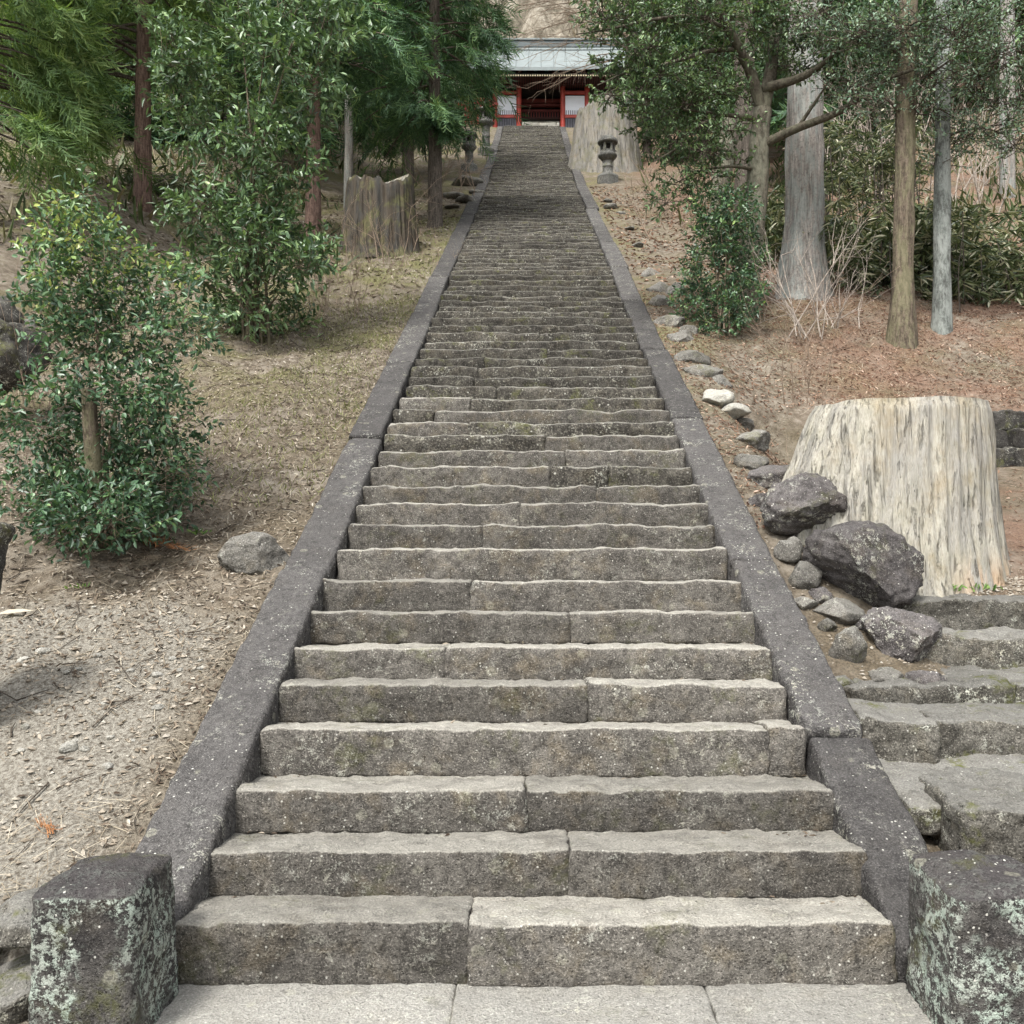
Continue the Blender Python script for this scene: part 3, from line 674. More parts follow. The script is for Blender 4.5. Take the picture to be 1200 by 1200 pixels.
# ------------------------------------------------------------------ stumps
def stump(name, cx, cy, zb, r0x, r1x, h, label, mat, seed, flare=.5, lean=0.0, jag=.03, aspect=1.0, flut=.06, nseg=160, nh=44, base_skirt=.3, topwarp=None, leftroot=0.0, topmat=None):
    e = thing(name, label, 'stump', (cx, cy, zb))
    th = np.arange(nseg) * 2 * math.pi / nseg; tt = np.linspace(0, 1, nh)
    T, H = np.meshgrid(tt, th, indexing='ij')
    cxs, sns = np.cos(H), np.sin(H)
    q = np.stack([cxs * 1.6, sns * 1.6, T * .22], -1).reshape(-1, 3)
    fl = fbm(q + seed, 1.1, 3, .5, seed).reshape(T.shape)
    q2 = np.stack([cxs * 9, sns * 9, T * .6], -1).reshape(-1, 3)
    ridge = (1 - np.abs(fbm(q2 + seed, 1.0, 4, .6, seed + 4))).reshape(T.shape)
    q3 = np.stack([cxs * 30, sns * 30, T * 1.5], -1).reshape(-1, 3)
    fine = fbm(q3, 1.0, 3, .6, seed + 6).reshape(T.shape)
    prof = r1x + (r0x - r1x) * ((1 - T) ** 1.5) + flare * r0x * .18 * (np.maximum(0, .28 - T) / .28) ** 2
    prof = prof * (1 + .62 * (1 - T) * np.maximum(0, -cxs) ** 3 * leftroot) * (1 - .035 * sst(.95, 1, T))
    ridge = .6 + (ridge - .6) * (1 - .75 * sst(.8, 1, T)); fine = fine * (1 - .8 * sst(.85, 1, T))
    rad = prof * (1 + flut * 1.6 * fl * (1.2 - .6 * T) + flut * 1.3 * (ridge - .6) + flut * .42 * fine)
    top = h * (1 + jag * fbm(np.stack([cxs * 3, sns * 3, 0 * T], -1).reshape(-1, 3) + seed, 1, 3, .6, seed).reshape(T.shape))
    if topwarp is not None: top = top + topwarp(cxs, sns)
    Z = T * (top + base_skirt) - base_skirt
    X = rad * cxs + lean * T * h; Y = rad * sns * aspect
    V = np.stack([X, Y, Z], -1).reshape(-1, 3)
    i = np.arange(nh * nseg).reshape(nh, nseg); a, b = i[:-1], i[1:]
    Fq = np.stack([a, np.roll(a, -1, 1), np.roll(b, -1, 1), b], -1).reshape(-1, 4)
    obj('trunk_shell', mesh_np('trunk_shell', V, Fq, M[mat]), e, (cx, cy, zb))
    # cut top: rings sinking a little to the middle
    rim = V.reshape(nh, nseg, 3)[-1]; c = rim.mean(0); rings = [rim * s + c * (1 - s) - np.array([0, 0, .05 * (1 - s) + .004]) + np.array([0, 0, 1]) * (.02 * fbm(rim * 6 + s * 9, 1, 2))[:, None] * (s < .99) for s in (.99, .8, .55, .3, .05)]
    TV = np.concatenate(rings); i = np.arange(len(TV)).reshape(5, nseg); a, b = i[:-1], i[1:]
    obj('cut_top', mesh_np('cut_top', TV, np.stack([a, np.roll(a, -1, 1), np.roll(b, -1, 1), b], -1).reshape(-1, 4), M[topmat or mat]), e, (cx, cy, zb))
    return e
stump('tree_stump', 2.70, 7.10, 1.16, .84, .62, 1.36, 'huge pale weathered tree stump beside the boulders on the right', 'stump', 3, .5, .05, .006, .9,   .060, 260, 80, .25, leftroot=1.0)
stump('tree_stump', -2.80, 17.6, on_ground(-2.8, 17.6) - .1, .76, .60, 1.38, 'old mossy hollow stump with a pale broken rim left of the steps', 'stump_old', 8, .7, 0, .07, .9, .055, topwarp=lambda c, s_: -.22 * sst(.55, .95, -s_ + .3 * c) - .12 * sst(.75, 1.0, .5 * -s_ - .85 * c), topmat='stump_pale')
stump('tree_stump', 2.45, 32.2, on_ground(2.4, 31) - .2, 1.55, 1.02, 2.9, 'giant bleached stump behind the right stone lantern', 'stump_pale', 12, .5, .02, .02, .9, .05,
      topwarp=lambda c, s: .35 * c)

# ------------------------------------------------------------------ stone lanterns (lathe and hexagonal parts)
def lathe(prof, k=24, smooth=True):
    th = np.arange(k) * 2 * math.pi / k
    V = np.array([[r * math.cos(t), r * math.sin(t), z] for r, z in prof for t in th])
    i = np.arange(len(V)).reshape(len(prof), k); a, b = i[:-1], i[1:]
    return V, np.stack([a, np.roll(a, -1, 1), np.roll(b, -1, 1), b], -1).reshape(-1, 4)
def lantern(x, y, zb, s, label, roof='round', rz=0.0, tall=1.0):
    e = thing('stone_lantern', label, 'lantern', (x, y, zb))
    def add(nm, prof, k=24, mat='lantern', sm=True, dz=0):
        V, Fq = lathe(prof, k); V = V * s; V[:, 2] += dz * s
        V += (.006 * fbm(V, 14, 3, .5, 3))[:, None] * np.array([1, 1, .5])
        return obj(nm, mesh_np(nm, V, Fq, M[mat], sm), e, (x, y, zb), (0, 0, rz))
    add('base', [(0, -.2), (.30, -.2), (.31, .06), (.27, .10), (.20, .15), (0, .15)], 6, sm=False)
    t = .52 * tall
    add('shaft', [(.15, .13), (.14, .2), (.125, .2 + t * .45), (.145, .2 + t * .5), (.125, .2 + t * .55), (.135, .2 + t), (.155, .22 + t)], 20)
    z = .2 + t
    add('platform', [(0, z), (.14, z), (.22, z + .09), (.245, z + .12), (.245, z + .17), (.21, z + .20), (0, z + .20)], 20)
    # firebox: six walls with window openings, dark core colours in the shade inside
    fb = z + .20; k = 6; hgt = .28; r = .205
    for j in range(k):
        a0, a1 = math.pi * (2 * j - 1) / k, math.pi * (2 * j + 1) / k
        p0, p1 = np.array([r * math.cos(a0), r * math.sin(a0)]), np.array([r * math.cos(a1), r * math.sin(a1)])
        def q(u, vv, ins=0.0):
            p = p0 + (p1 - p0) * u; n = -(p0 + p1) / np.linalg.norm(p0 + p1); p = p + n * ins; return [p[0], p[1], fb + vv * hgt]
        u0, u1, v0, v1 = .24, .76, .26, .80
        V = [q(0, 0), q(1, 0), q(1, 1), q(0, 1), q(u0, v0), q(u1, v0), q(u1, v1), q(u0, v1), q(u0, v0, .05), q(u1, v0, .05), q(u1, v1, .05), q(u0, v1, .05)]
        Fq = [[0, 1, 5, 4], [1, 2, 6, 5], [2, 3, 7, 6], [3, 0, 4, 7], [4, 5, 9, 8], [5, 6, 10, 9], [6, 7, 11, 10], [7, 4, 8, 11]]
        w_ = obj('firebox_wall', mesh_np('firebox_wall', np.array(V) * s, np.array(Fq), M['lantern'], False), e, (x, y, zb), (0, 0, rz))
    add('firebox_shade_core', [(0, fb + .01), (.10, fb + .01), (.10, fb + hgt - .01), (0, fb + hgt - .01)], 6, 'darkwood', False)
    zr = fb + hgt
    if roof == 'round':
        add('cap', [(0, zr - .005), (.255, zr - .02), (.268, zr + .02), (.24, zr + .09), (.15, zr + .16), (.06, zr + .185), (0, zr + .19)], 24)
    else:
        cp_ = add('cap', [(0, zr), (.30, zr - .01), (.36, zr + .05), (.34, zr + .09), (.20, zr + .13), (.10, zr + .19), (.07, zr + .22)], 6, sm=False)
        fn_ = add('finial', [(.07, zr + .21), (.06, zr + .25), (.085, zr + .30), (.05, zr + .38), (0, zr + .41)], 12); fn_.parent = cp_; fn_.location = (0, 0, 0); fn_.rotation_euler = (0, 0, 0)
    return e
lantern(2.30, 28.6, on_ground(2.3, 28.6) + .05, 1.16, 'dark round-capped stone lantern in front of the giant bleached stump', 'round', R(-60 + 90), .55)
lantern(-2.06, 31.2, on_ground(-2.06, 31.2) + .1, 1.02, 'lower stone lantern on a rock heap left of the steps', 'round', R(30 + 60), .7)
lantern(-1.72, 35.6, float(Nose(35.6)) + .05, 1.12, 'upper stone lantern with a wide cap below the gate', 'hex', R(30 + 60), 1.25)

# ------------------------------------------------------------------ gate
GY0 = 47.0; GD = 1.7; gz = TOPZ
gs = GY0 / F
def gx(px): return (px - CX) * gs
def gzz(py): return CAMZ + (CY - py) * gs
gate = thing('temple_gate', 'red timber temple gate with pale copper roof at the top of the steps', 'gate', (.2, GY0, gz))
def gbox(name, x0, x1, y0, y1, z0, z1, mat, parent=None, bev=0.0):
    V, Fq = box_grid(np.array([x0, x1]), np.array([y0, y1]), np.array([z0, z1]))
    c = np.array([(x0 + x1) / 2, (y0 + y1) / 2, (z0 + z1) / 2])
    o = obj(name, mesh_np(name, V - c, Fq, M[mat], False), gate, c)
    return o
def sub(o, p):
    o.location = Vector(o.location) - Vector(p.location); o.parent = p
    return o
def gcyl(name, x, y, r, z0, z1, mat):
    V, Fq = tubes([(np.array([[x, y, z0], [x, y, (z0 + z1) / 2], [x, y, z1]]) - np.array([x, y, z0]), np.array([r, r, r]))], 18)
    return obj(name, mesh_np(name, V, Fq, M[mat]), gate, (x, y, z0))
xl, xr_ = gx(608), gx(659.5)
xl2, xr2 = gx(580), gx(688)
for x in (xl2, xl, xr_, xr2):
    gcyl('pillar', x, GY0, .125, gz, gzz(99), 'red')
    gcyl('pillar', x, GY0 + GD, .125, gz, gzz(99), 'red')
gbox('lintel_beam', xl2 - .4, xr2 + .4, GY0 - .09, GY0 + .09, gzz(101.5), gzz(97.5), 'red')
gbox('tie_beam', xr_ + .12, xr2 - .12, GY0 - .06, GY0 + .06, gzz(110.5), gzz(107), 'red')
gbox('tie_beam', xl2 + .12, xl - .12, GY0 - .06, GY0 + .06, gzz(110.5), gzz(107), 'red')
# side bays: white panel, picket, rail, dark skirting slats
for (a, b_) in ((xl2 + .12, xl - .12), (xr_ + .12, xr2 - .12)):
    wp_ = gbox('white_panel', a, b_, GY0 + .03, GY0 + .09, gzz(134.5), gzz(112), 'white')
    n = 9
    for k in range(n):
        xx = a + (b_ - a) * (k + .5) / n
        sub(gbox('picket', xx - .016, xx + .016, GY0 - .02, GY0 + .02, gzz(134.5), gzz(129.5), 'slat'), wp_)
    gbox('rail', a, b_, GY0 - .06, GY0 + .06, gzz(138.3), gzz(134.8), 'red')
    n = 8
    for k in range(n):
        xx = a + (b_ - a) * (k + .5) / n
        gbox('skirting_slat', xx - .045, xx + .045, GY0 - .02, GY0 + .02, gz, gzz(138.6), 'slat')
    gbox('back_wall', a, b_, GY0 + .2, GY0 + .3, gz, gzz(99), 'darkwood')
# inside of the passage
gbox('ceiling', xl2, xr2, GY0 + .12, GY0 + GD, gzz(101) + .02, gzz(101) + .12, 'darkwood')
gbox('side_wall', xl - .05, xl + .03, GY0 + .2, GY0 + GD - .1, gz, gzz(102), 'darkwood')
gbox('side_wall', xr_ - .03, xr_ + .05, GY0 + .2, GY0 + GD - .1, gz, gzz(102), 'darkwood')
yb_ = GY0 + GD * .65; fb_ = yb_ / GY0
def gzb(py): return CAMZ + (CY - py) * yb_ / F
gbox('cross_beam', xl, xr_, yb_ - .1, yb_ + .1, gzb(121), gzb(116.8), 'midred')
gbox('cross_beam', xl, xr_, yb_ - .1, yb_ + .1, gzb(125), gzb(122.5), 'midred')
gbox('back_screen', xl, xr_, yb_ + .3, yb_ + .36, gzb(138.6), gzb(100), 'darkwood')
for k in range(16):
    xx = xl + (xr_ - xl) * (k + .5) / 16
    gbox('lattice_bar', xx - .03, xx + .03, yb_ + .02, yb_ + .08, gzb(138), gzb(130), 'midred')
gbox('lattice_rail', xl, xr_, yb_ - .05, yb_ + .1, gzb(130.5), gzb(128.8), 'midred')
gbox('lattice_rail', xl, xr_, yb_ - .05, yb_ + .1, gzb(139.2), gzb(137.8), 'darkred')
# eaves: soffit, rafters, bracket band
ez = gzz(80)
ze_ = CAMZ + (CY - 78.5) * (GY0 - 1.35) / F
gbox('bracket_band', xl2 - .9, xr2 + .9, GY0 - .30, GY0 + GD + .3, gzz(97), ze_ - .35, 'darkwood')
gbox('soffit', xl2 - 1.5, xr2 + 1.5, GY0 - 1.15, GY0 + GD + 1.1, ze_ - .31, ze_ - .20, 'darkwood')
for k in range(11):
    xb_ = xl2 - .35 + (xr2 - xl2 + .7) * k / 10
    for lv in range(3):
        gbox('bracket_block', xb_ - .05 - .06 * lv, xb_ + .05 + .06 * lv, GY0 - .32 - .14 * (lv + 1), GY0 - .30, gzz(97) + .02 + .17 * lv, gzz(97) + .13 + .17 * lv, 'midred')
n = 64
for k in range(n):
    xx = xl2 - 1.45 + (xr2 - xl2 + 2.9) * (k + .5) / n
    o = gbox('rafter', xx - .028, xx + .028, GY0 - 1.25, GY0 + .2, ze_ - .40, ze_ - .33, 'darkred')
    e_ = gbox('rafter_end', xx - .03, xx + .03, GY0 - 1.268, GY0 - 1.25, ze_ - .402, ze_ - .328, 'rafter'); sub(e_, o)
# roof: curved slopes, thick eave edge, ridge
RX0, RX1 = xl2 - 1.9, xr2 + 1.9
yr = GY0 + GD / 2; ey = GY0 - 1.35
zr_ = CAMZ + (CY - 53.5) * yr / F; ze_ = CAMZ + (CY - 78.5) * ey / F
u = np.linspace(0, 1, 22); nxr = 60
for sgn, nm in ((-1, 'roof_slope'), (1, 'roof_slope')):
    yy = yr + sgn * (yr - ey) * u; zz = zr_ + (ze_ - zr_) * (u * 1.18 - .18 * u * u)
    xx = np.linspace(RX0, RX1, nxr)
    XX, UU = np.meshgrid(xx, np.arange(22), indexing='ij')
    lift = .22 * (np.abs((XX - .2) / (RX1 - RX0) * 2) ** 3) * (UU / 21.0)
    top = np.stack([XX, yy[UU], zz[UU] + lift], -1).reshape(-1, 3); bot = top - np.array([0, 0, .16])
    i = np.arange(nxr * 22).reshape(nxr, 22); m_ = nxr * 22
    q = np.stack([i[:-1, :-1], i[1:, :-1], i[1:, 1:], i[:-1, 1:]], -1).reshape(-1, 4)
    fe = np.stack([i[:-1, -1], i[1:, -1], i[1:, -1] + m_, i[:-1, -1] + m_], -1)
    s0 = np.stack([i[0, :-1], i[0, 1:], i[0, 1:] + m_, i[0, :-1] + m_], -1); s1 = np.stack([i[-1, :-1], i[-1, 1:], i[-1, 1:] + m_, i[-1, :-1] + m_], -1)
    if sgn > 0: q = q[:, ::-1]
    o = obj(nm, mesh_np(nm, np.concatenate([top, bot]) - np.array([.2, yr, zr_]), np.concatenate([q, q[:, ::-1] + m_, fe, s0, s1]), M['roof'], False), gate, (.2, yr, zr_))
    # standing seams of the copper sheets
for k in range(13):
    xs_ = RX0 + .5 + (RX1 - RX0 - 1.0) * k / 12
    q_ = np.stack([np.full(22, xs_), yr - (yr - ey) * u, zr_ + (ze_ - zr_) * (u * 1.18 - .18 * u * u) + .22 * (abs((xs_ - .2) / (RX1 - RX0) * 2) ** 3) * u + .01], 1)
    V, Fq = tubes([(q_, np.full(22, .022))], 4); part('roof_seam', V, Fq, M['roof'], gate)
gbox('ridge', RX0 - .05, RX1 + .05, yr - .24, yr + .24, zr_ - .06, zr_ + .16, 'roofdark')
gbox('ridge_cap', RX0 - .1, RX1 + .1, yr - .30, yr + .30, zr_ + .163, zr_ + .24, 'roof')
gbox('ridge_band', RX0, RX1, yr - .52, yr - .42, zr_ - .30, zr_ - .20, 'roofdark')
# retaining wall behind the gate, big squared stones
rw = thing('retaining_wall', 'pale stone retaining wall seen through the gate passage', 'wall', (0, 53, TOPZ))
for r_ in range(9):
    for k in range(7):
        x0 = -2.6 + k * 1.0 + (.5 if r_ % 2 else 0)
        block_part('wall_stone', rw, (.985, .5, .585), (x0, 53.3 + .015 * ((k * 7 + r_) % 3), TOPZ + .3 + r_ * .6), M['palerock'], .25, .05, .02, 0, 900 + r_ * 14 + k)
# red corridor fence left of the gate
ff = thing('red_fence', 'red slatted fence beside the left end of the gate', 'fence', (gx(560), GY0 - .4, TOPZ))
for k in range(9):
    x0 = gx(546 + k * 3.6)
    V, Fq = box_grid(np.array([-.045, .045]), np.array([-.05, .05]), np.array([0, 2.1]))
    obj('picket', mesh_np('picket', V, Fq, M['red'], False), ff, (x0, GY0 - .4, TOPZ))
for zz in (.35, 1.85):
    V, Fq = box_grid(np.array([-1.0, 1.0]), np.array([-.04, .04]), np.array([-.06, .06]))
    obj('rail', mesh_np('rail', V, Fq, M['red'], False), ff, ((gx(546) + gx(575)) / 2, GY0 - .3, TOPZ + zz))

# ------------------------------------------------------------------ vegetation builders
def shade_rnd(n, lo=0.0, hi=1.0, pw=1.0, rs=rng): return lo + (hi - lo) * rs.random(n) ** pw

def blob_leaves(blobs, n_twigs, per, tw_len, leaf, wid, rs, up=.35, flat=.0, shell=.45, light_top=.25, bend=.1, spread=.9, young=None):
    """blobs: (centre, radii, weight). Leaves sit along short twigs; returns leaf mesh, twigs"""
    Cb = np.array([b[0] for b in blobs]); Rb = np.array([b[1] for b in blobs]); wt = np.array([b[2] for b in blobs], float); wt /= wt.sum()
    k = rs.choice(len(blobs), n_twigs, p=wt)
    d = unit(rs.normal(size=(n_twigs, 3))); r = shell + (1 - shell) * rs.random(n_twigs) ** .6
    org = Cb[k] + d * Rb[k] * r[:, None]
    td = unit(d * 1.0 + np.array([0, 0, up]) + rs.normal(size=(n_twigs, 3)) * .55)
    if flat: td[:, 2] *= (1 - flat); td = unit(td)
    t = (np.arange(per) + .5) / per
    t = t[None, :] + rs.uniform(-.06, .06, (n_twigs, per))
    C = org[:, None, :] + td[:, None, :] * (tw_len * t)[..., None] + rs.normal(size=(n_twigs, per, 3)) * tw_len * .05
    side = unit(np.cross(td[:, None, :] + 0 * C, rs.normal(size=C.shape)))
    A = unit(td[:, None, :] * .65 + side * spread + np.array([0, 0, -.05]))
    Nn = unit(np.array([0, 0, 1.0]) + .55 * rs.normal(size=C.shape) + .25 * d[:, None, :])
    n = n_twigs * per; C = C.reshape(-1, 3); A = A.reshape(-1, 3); Nn = Nn.reshape(-1, 3)
    L = leaf * rs.uniform(.45, 1.3, n); W = wid * rs.uniform(.75, 1.15, n)
    V, Fq = leaf_mesh(C, A, Nn, L, W, .16, bend)
    tw_r = rs.random(n_twigs)
    rn = np.clip(.45 * np.repeat(tw_r, per) + .55 * rs.random(n), 0, 1) ** 1.15
    if young is not None: rn = np.clip(rn * .9 + sst(young[0], young[1], C[:, 2]) * rs.random(n) * .6, 0, 1)
    tl = [(np.stack([org[i] - td[i] * tw_len * .5, org[i] + td[i] * tw_len * .5, org[i] + td[i] * tw_len]), np.array([1., .8, .4])) for i in range(0, n_twigs)]
    return V, Fq, np.repeat(rn, 2), tl, org

def shrub(name, label, base, blobs, stems, mats, n_twigs, per, tw_len, leaf, wid, seed, stem_r=.014, cat='shrub', **kw):
    rs = np.random.default_rng(seed)
    e = thing(name, label, cat, base)
    V, Fq, rn, tl, org = blob_leaves(blobs, n_twigs, per, tw_len, leaf, wid, rs, **kw)
    part('foliage', V, Fq, M[mats[0]], e, False, rn, 'stuff')
    lines = []
    for k in range(stems):
        tgt = org[rs.integers(len(org))] * 1.0
        b0 = np.array(base) + np.array([rs.normal() * .07, rs.normal() * .07, -.05])
        mid = b0 + (tgt - b0) * .5 + np.array([rs.normal() * .08, rs.normal() * .08, .12]); mid[:2] = b0[:2] * .55 + mid[:2] * .45
        c = curve([b0, mid, tgt], 9); lines.append((c, np.linspace(stem_r, stem_r * .25, 9) * rs.uniform(.6, 1.3)))
    V, Fq = tubes(lines, 5); part('stems', V, Fq, M[mats[1]], e, kind='stuff')
    tl = [(p, r * stem_r * .18) for p, r in tl[::2]]
    V, Fq = tubes(tl, 3); part('twigs', V, Fq, M[mats[1]], e, kind='stuff')
    return e

def blobs_px(lst, dj, rs):
    out = []
    for (px, py, rx, ry, d) in lst:
        s = d / F; out.append((P(px, py, d), np.array([rx * s, max(rx, ry) * s * dj, ry * s]), rx * ry))
    return out

# ---- near glossy shrub on the left
rs = np.random.default_rng(5)
DB = 6.6
bl = []
for (px, py, rx, ry) in [(115, 560, 55, 40), (55, 540, 42, 36), (185, 560, 40, 36), (135, 485, 40, 30), (50, 490, 34, 34), (190, 490, 38, 34), (150, 520, 30, 26), (80, 440, 26, 24), (160, 450, 30, 22), (150, 400, 50, 36), (90, 390, 40, 40), (212, 385, 28, 26),
                         (70, 352, 30, 32), (115, 325, 45, 36), (190, 352, 34, 30), (85, 285, 34, 28), (108, 262, 20, 28), (128, 305, 28, 26), (62, 318, 22, 24), (106, 232, 13, 22), (215, 335, 20, 16), (60, 268, 14, 20), (45, 340, 16, 16), (30, 590, 25, 20), (90, 605, 50, 25), (150, 600, 45, 25), (112, 600, 46, 26), (70, 590, 36, 24), (185, 595, 34, 22), (120, 620, 50, 12)]:
    d = DB + rs.uniform(-.35, .35); s = d / F
    bl.append((P(px, py, d), np.array([rx * s, .36 * rx / 50, ry * s]), rx * ry))
for (px, py, rx, ry) in [(112, 596, 46, 26), (80, 612, 40, 16), (150, 610, 40, 18)]:
    d = DB - .5; s = d / F; bl.append((P(px, py, d), np.array([rx * s, .25, ry * s]), rx * ry))
shrub('evergreen_shrub', 'near glossy-leaved evergreen shrub with a bare stem on the left bank', tuple(P(112, 630, DB)), bl, 16, ('camellia', 'twig'), 1750, 8, .19, .058, .029, 5, up=.5, young=(CAMZ + 1.0, CAMZ + 2.1))
# the thick cut stem inside it
e = thing('cut_stem', 'thick brown pruned stem standing inside the near left shrub', 'tree trunk', tuple(P(112, 630, DB - .1)))
V, Fq = tubes([(curve([P(112, 640, DB - .20), P(110, 560, DB - .30), P(106, 500, DB - .36), P(104, 455, DB - .38)], 12), np.linspace(.055, .045, 12))], 12)
part('trunk', V, Fq, M['bark_brown'], e)

# ---- taller olive shrub behind it
rs = np.random.default_rng(6); DO = 11.6; bl = []
for k in range(40):
    py = rs.uniform(-40, 385); hw_ = np.interp(py, [-40, 60, 200, 330, 400], [95, 100, 85, 75, 45]); px = 292 + rs.uniform(-.95, 1) * hw_
    d = DO + rs.uniform(-.7, .7); s = d / F; rr_ = rs.uniform(16, 34)
    bl.append((P(px, py, d), np.array([rr_ * s, rr_ * s, rr_ * s * .75]), rr_ ** 2))
shrub('evergreen_shrub', 'tall olive-green evergreen shrub with several stems behind the near one', tuple(P(300, 408, DO)), bl, 14, ('osmanthus', 'bark_brown'), 1300, 10, .26, .105, .042, 6, stem_r=.028, up=.5)

# ---- dark shrub right of the steps
rs = np.random.default_rng(8); DS = 12.2; bl = []
for (px, py, rx, ry) in [(845, 370, 38, 22), (815, 355, 25, 20), (870, 350, 22, 30), (840, 320, 36, 30), (865, 300, 28, 30), (835, 285, 30, 26), (850, 255, 32, 26), (868, 245, 22, 20), (830, 245, 18, 14), (812, 335, 16, 16), (850, 385, 26, 12)]:
    d = DS + rs.uniform(-.3, .3); s = d / F; bl.append((P(px, py, d), np.array([rx * s, rx * s, ry * s]), rx * ry))
shrub('evergreen_shrub', 'dark bushy evergreen shrub standing alone right of the kerb wall', tuple(P(848, 394, DS)), bl, 9, ('camellia', 'twig'), 760, 10, .16, .060, .031, 9, up=.45)

# ---- long-leaved bushes on the far right
def sasa(px0, px1, py0, py1, d0, d1, n, seed, label, base):
    rs = np.random.default_rng(seed)
    e = thing('long_leaved_bush', label, 'bush', base)
    nb = 46; bx = rs.uniform(px0, px1, nb); by = rs.uniform(py0, py1, nb); bd = rs.uniform(d0, d1, nb)
    k = rs.integers(nb, size=n)
    C = np.stack([P(bx[i], by[i], bd[i]) for i in k]) + rs.normal(size=(n, 3)) * np.array([.28, .28, .16])
    az = rs.uniform(0, 2 * math.pi, n)
    per = 6
    ang = az[:, None] + rs.uniform(-1.6, 1.6, (n, per))
    A = np.stack([np.cos(ang), np.sin(ang), rs.uniform(-.75, .15, (n, per))], -1)
    C = (C[:, None, :] + rs.normal(size=(n, per, 3)) * .02).reshape(-1, 3); A = unit(A.reshape(-1, 3))
    Nn = unit(np.array([0, 0, 1.]) + .35 * rs.normal(size=A.shape)); m_ = len(C)
    V, Fq = leaf_mesh(C, A, Nn, rs.uniform(.14, .26, m_), rs.uniform(.026, .044, m_), .12, .18)
    part('foliage', V, Fq, M['sasa'], e, False, np.repeat(rs.random(m_) ** 1.3, 2), 'stuff')
    lines = []
    for j in range(70):
        t = C[rs.integers(m_)]; b0 = np.array([t[0] + rs.normal() * .15, t[1] + rs.normal() * .15, on_ground(t[0], t[1]) - .05]); lines.append((curve([b0, (b0 + t) / 2 + rs.normal(size=3) * .06, t], 6), np.linspace(.012, .006, 6)))
    V, Fq = tubes(lines, 4); part('stems', V, Fq, M['bark_dark'], e, kind='stuff')
sasa(985, 1095, 250, 350, 13.6, 15.5, 900, 41, 'dark long-leaved bush between the big grey trunk and the slim brown trunk', tuple(P(1030, 370, 14.5)))
sasa(1075, 1230, 255, 365, 13.4, 15.6, 1300, 43, 'dense long-leaved bush at the right edge behind the lichened trunk', tuple(P(1160, 380, 14.5)))
sasa(960, 1060, 140, 240, 17, 20, 500, 44, 'long-leaved thicket higher up behind the big grey trunk', tuple(P(1010, 260, 18.5)))
sasa(880, 960, 225, 320, 16, 19, 600, 46, 'dark long-leaved bush between the leaning tree and the thick grey trunk', tuple(P(915, 330, 17)))
sasa(60, 260, 205, 262, 19, 23, 900, 45, 'pale long-leaved thicket on the bank behind the red-brown trunk', tuple(P(150, 265, 21)))

# ---- conifers
def sprig_template(seed, cords=15, wdt=.036):
    rs = np.random.default_rng(seed); Vs, Fs, off = [], [], 0
    def ribbon(p, w0):
        nonlocal off
        p = np.asarray(p); t = unit(np.gradient(p, axis=0)); s = unit(np.cross(t, unit(rs.normal(size=3)) * .6 + np.array([0, 0, 1.])))
        n = len(p); ww = np.linspace(w0, w0 * .35, n)[:, None]
        Vs.append(np.concatenate([p + s * ww, p - s * ww])); a = np.arange(n - 1)
        Fs.append(np.stack([a, a + 1, a + 1 + n, a + n], 1) + off); off += 2 * n
    ax = lambda t: np.array([t, 0.10 * math.sin(t * 3), .12 * t - .34 * t * t])
    ribbon([ax(t) for t in np.linspace(0, 1, 4)], wdt * .5)
    for k in range(cords):
        t = .08 + .9 * k / cords; sd = 1 if k % 2 else -1; L = .42 * (1.1 - .55 * t) * rs.uniform(.75, 1.25)
        b = ax(t); dirv = unit(np.array([.75, sd * rs.uniform(.45, 1.0), rs.uniform(-.35, .25)]))
        c1 = b + dirv * L * .5 + np.array([0, 0, -.03]); c2 = b + dirv * L + np.array([.05, 0, .04 + rs.uniform(-.06, .05)])
        ribbon([b, c1, c2], wdt * .5 * rs.uniform(.8, 1.2))
    return np.concatenate(Vs), np.concatenate(Fs)
SPR = [sprig_template(s) for s in (1, 2, 3, 4)]
SPR_LO = [sprig_template(s, 10, .06) for s in (5, 6)]

def place_sprigs(pos, dr, sc, rs, templ, roll=.5):
    Vs, Fs, Rn, off = [], [], [], 0
    kind = rs.integers(len(templ), size=len(pos))
    for k, (TV, TF) in enumerate(templ):
        m_ = kind == k
        if not m_.any(): continue
        p, d, s = pos[m_], unit(dr[m_]), sc[m_]; n = len(p)
        upv = unit(np.array([0, 0, 1.]) + roll * rs.normal(size=(n, 3)))
        y = unit(np.cross(upv, d)); z = np.cross(d, y)
        V = (TV[None, :, 0:1] * d[:, None] + TV[None, :, 1:2] * y[:, None] + TV[None, :, 2:3] * z[:, None]) * s[:, None, None] + p[:, None]
        Vs.append(V.reshape(-1, 3)); Fs.append((TF[None] + (np.arange(n) * len(TV))[:, None, None] + off).reshape(-1, TF.shape[1])); off += n * len(TV)
        Rn.append(np.clip(np.repeat(rs.random(n) * .6, len(TF)) + .4 * rs.random(n * len(TF)), 0, 1))
    return np.concatenate(Vs), np.concatenate(Fs), np.concatenate(Rn)

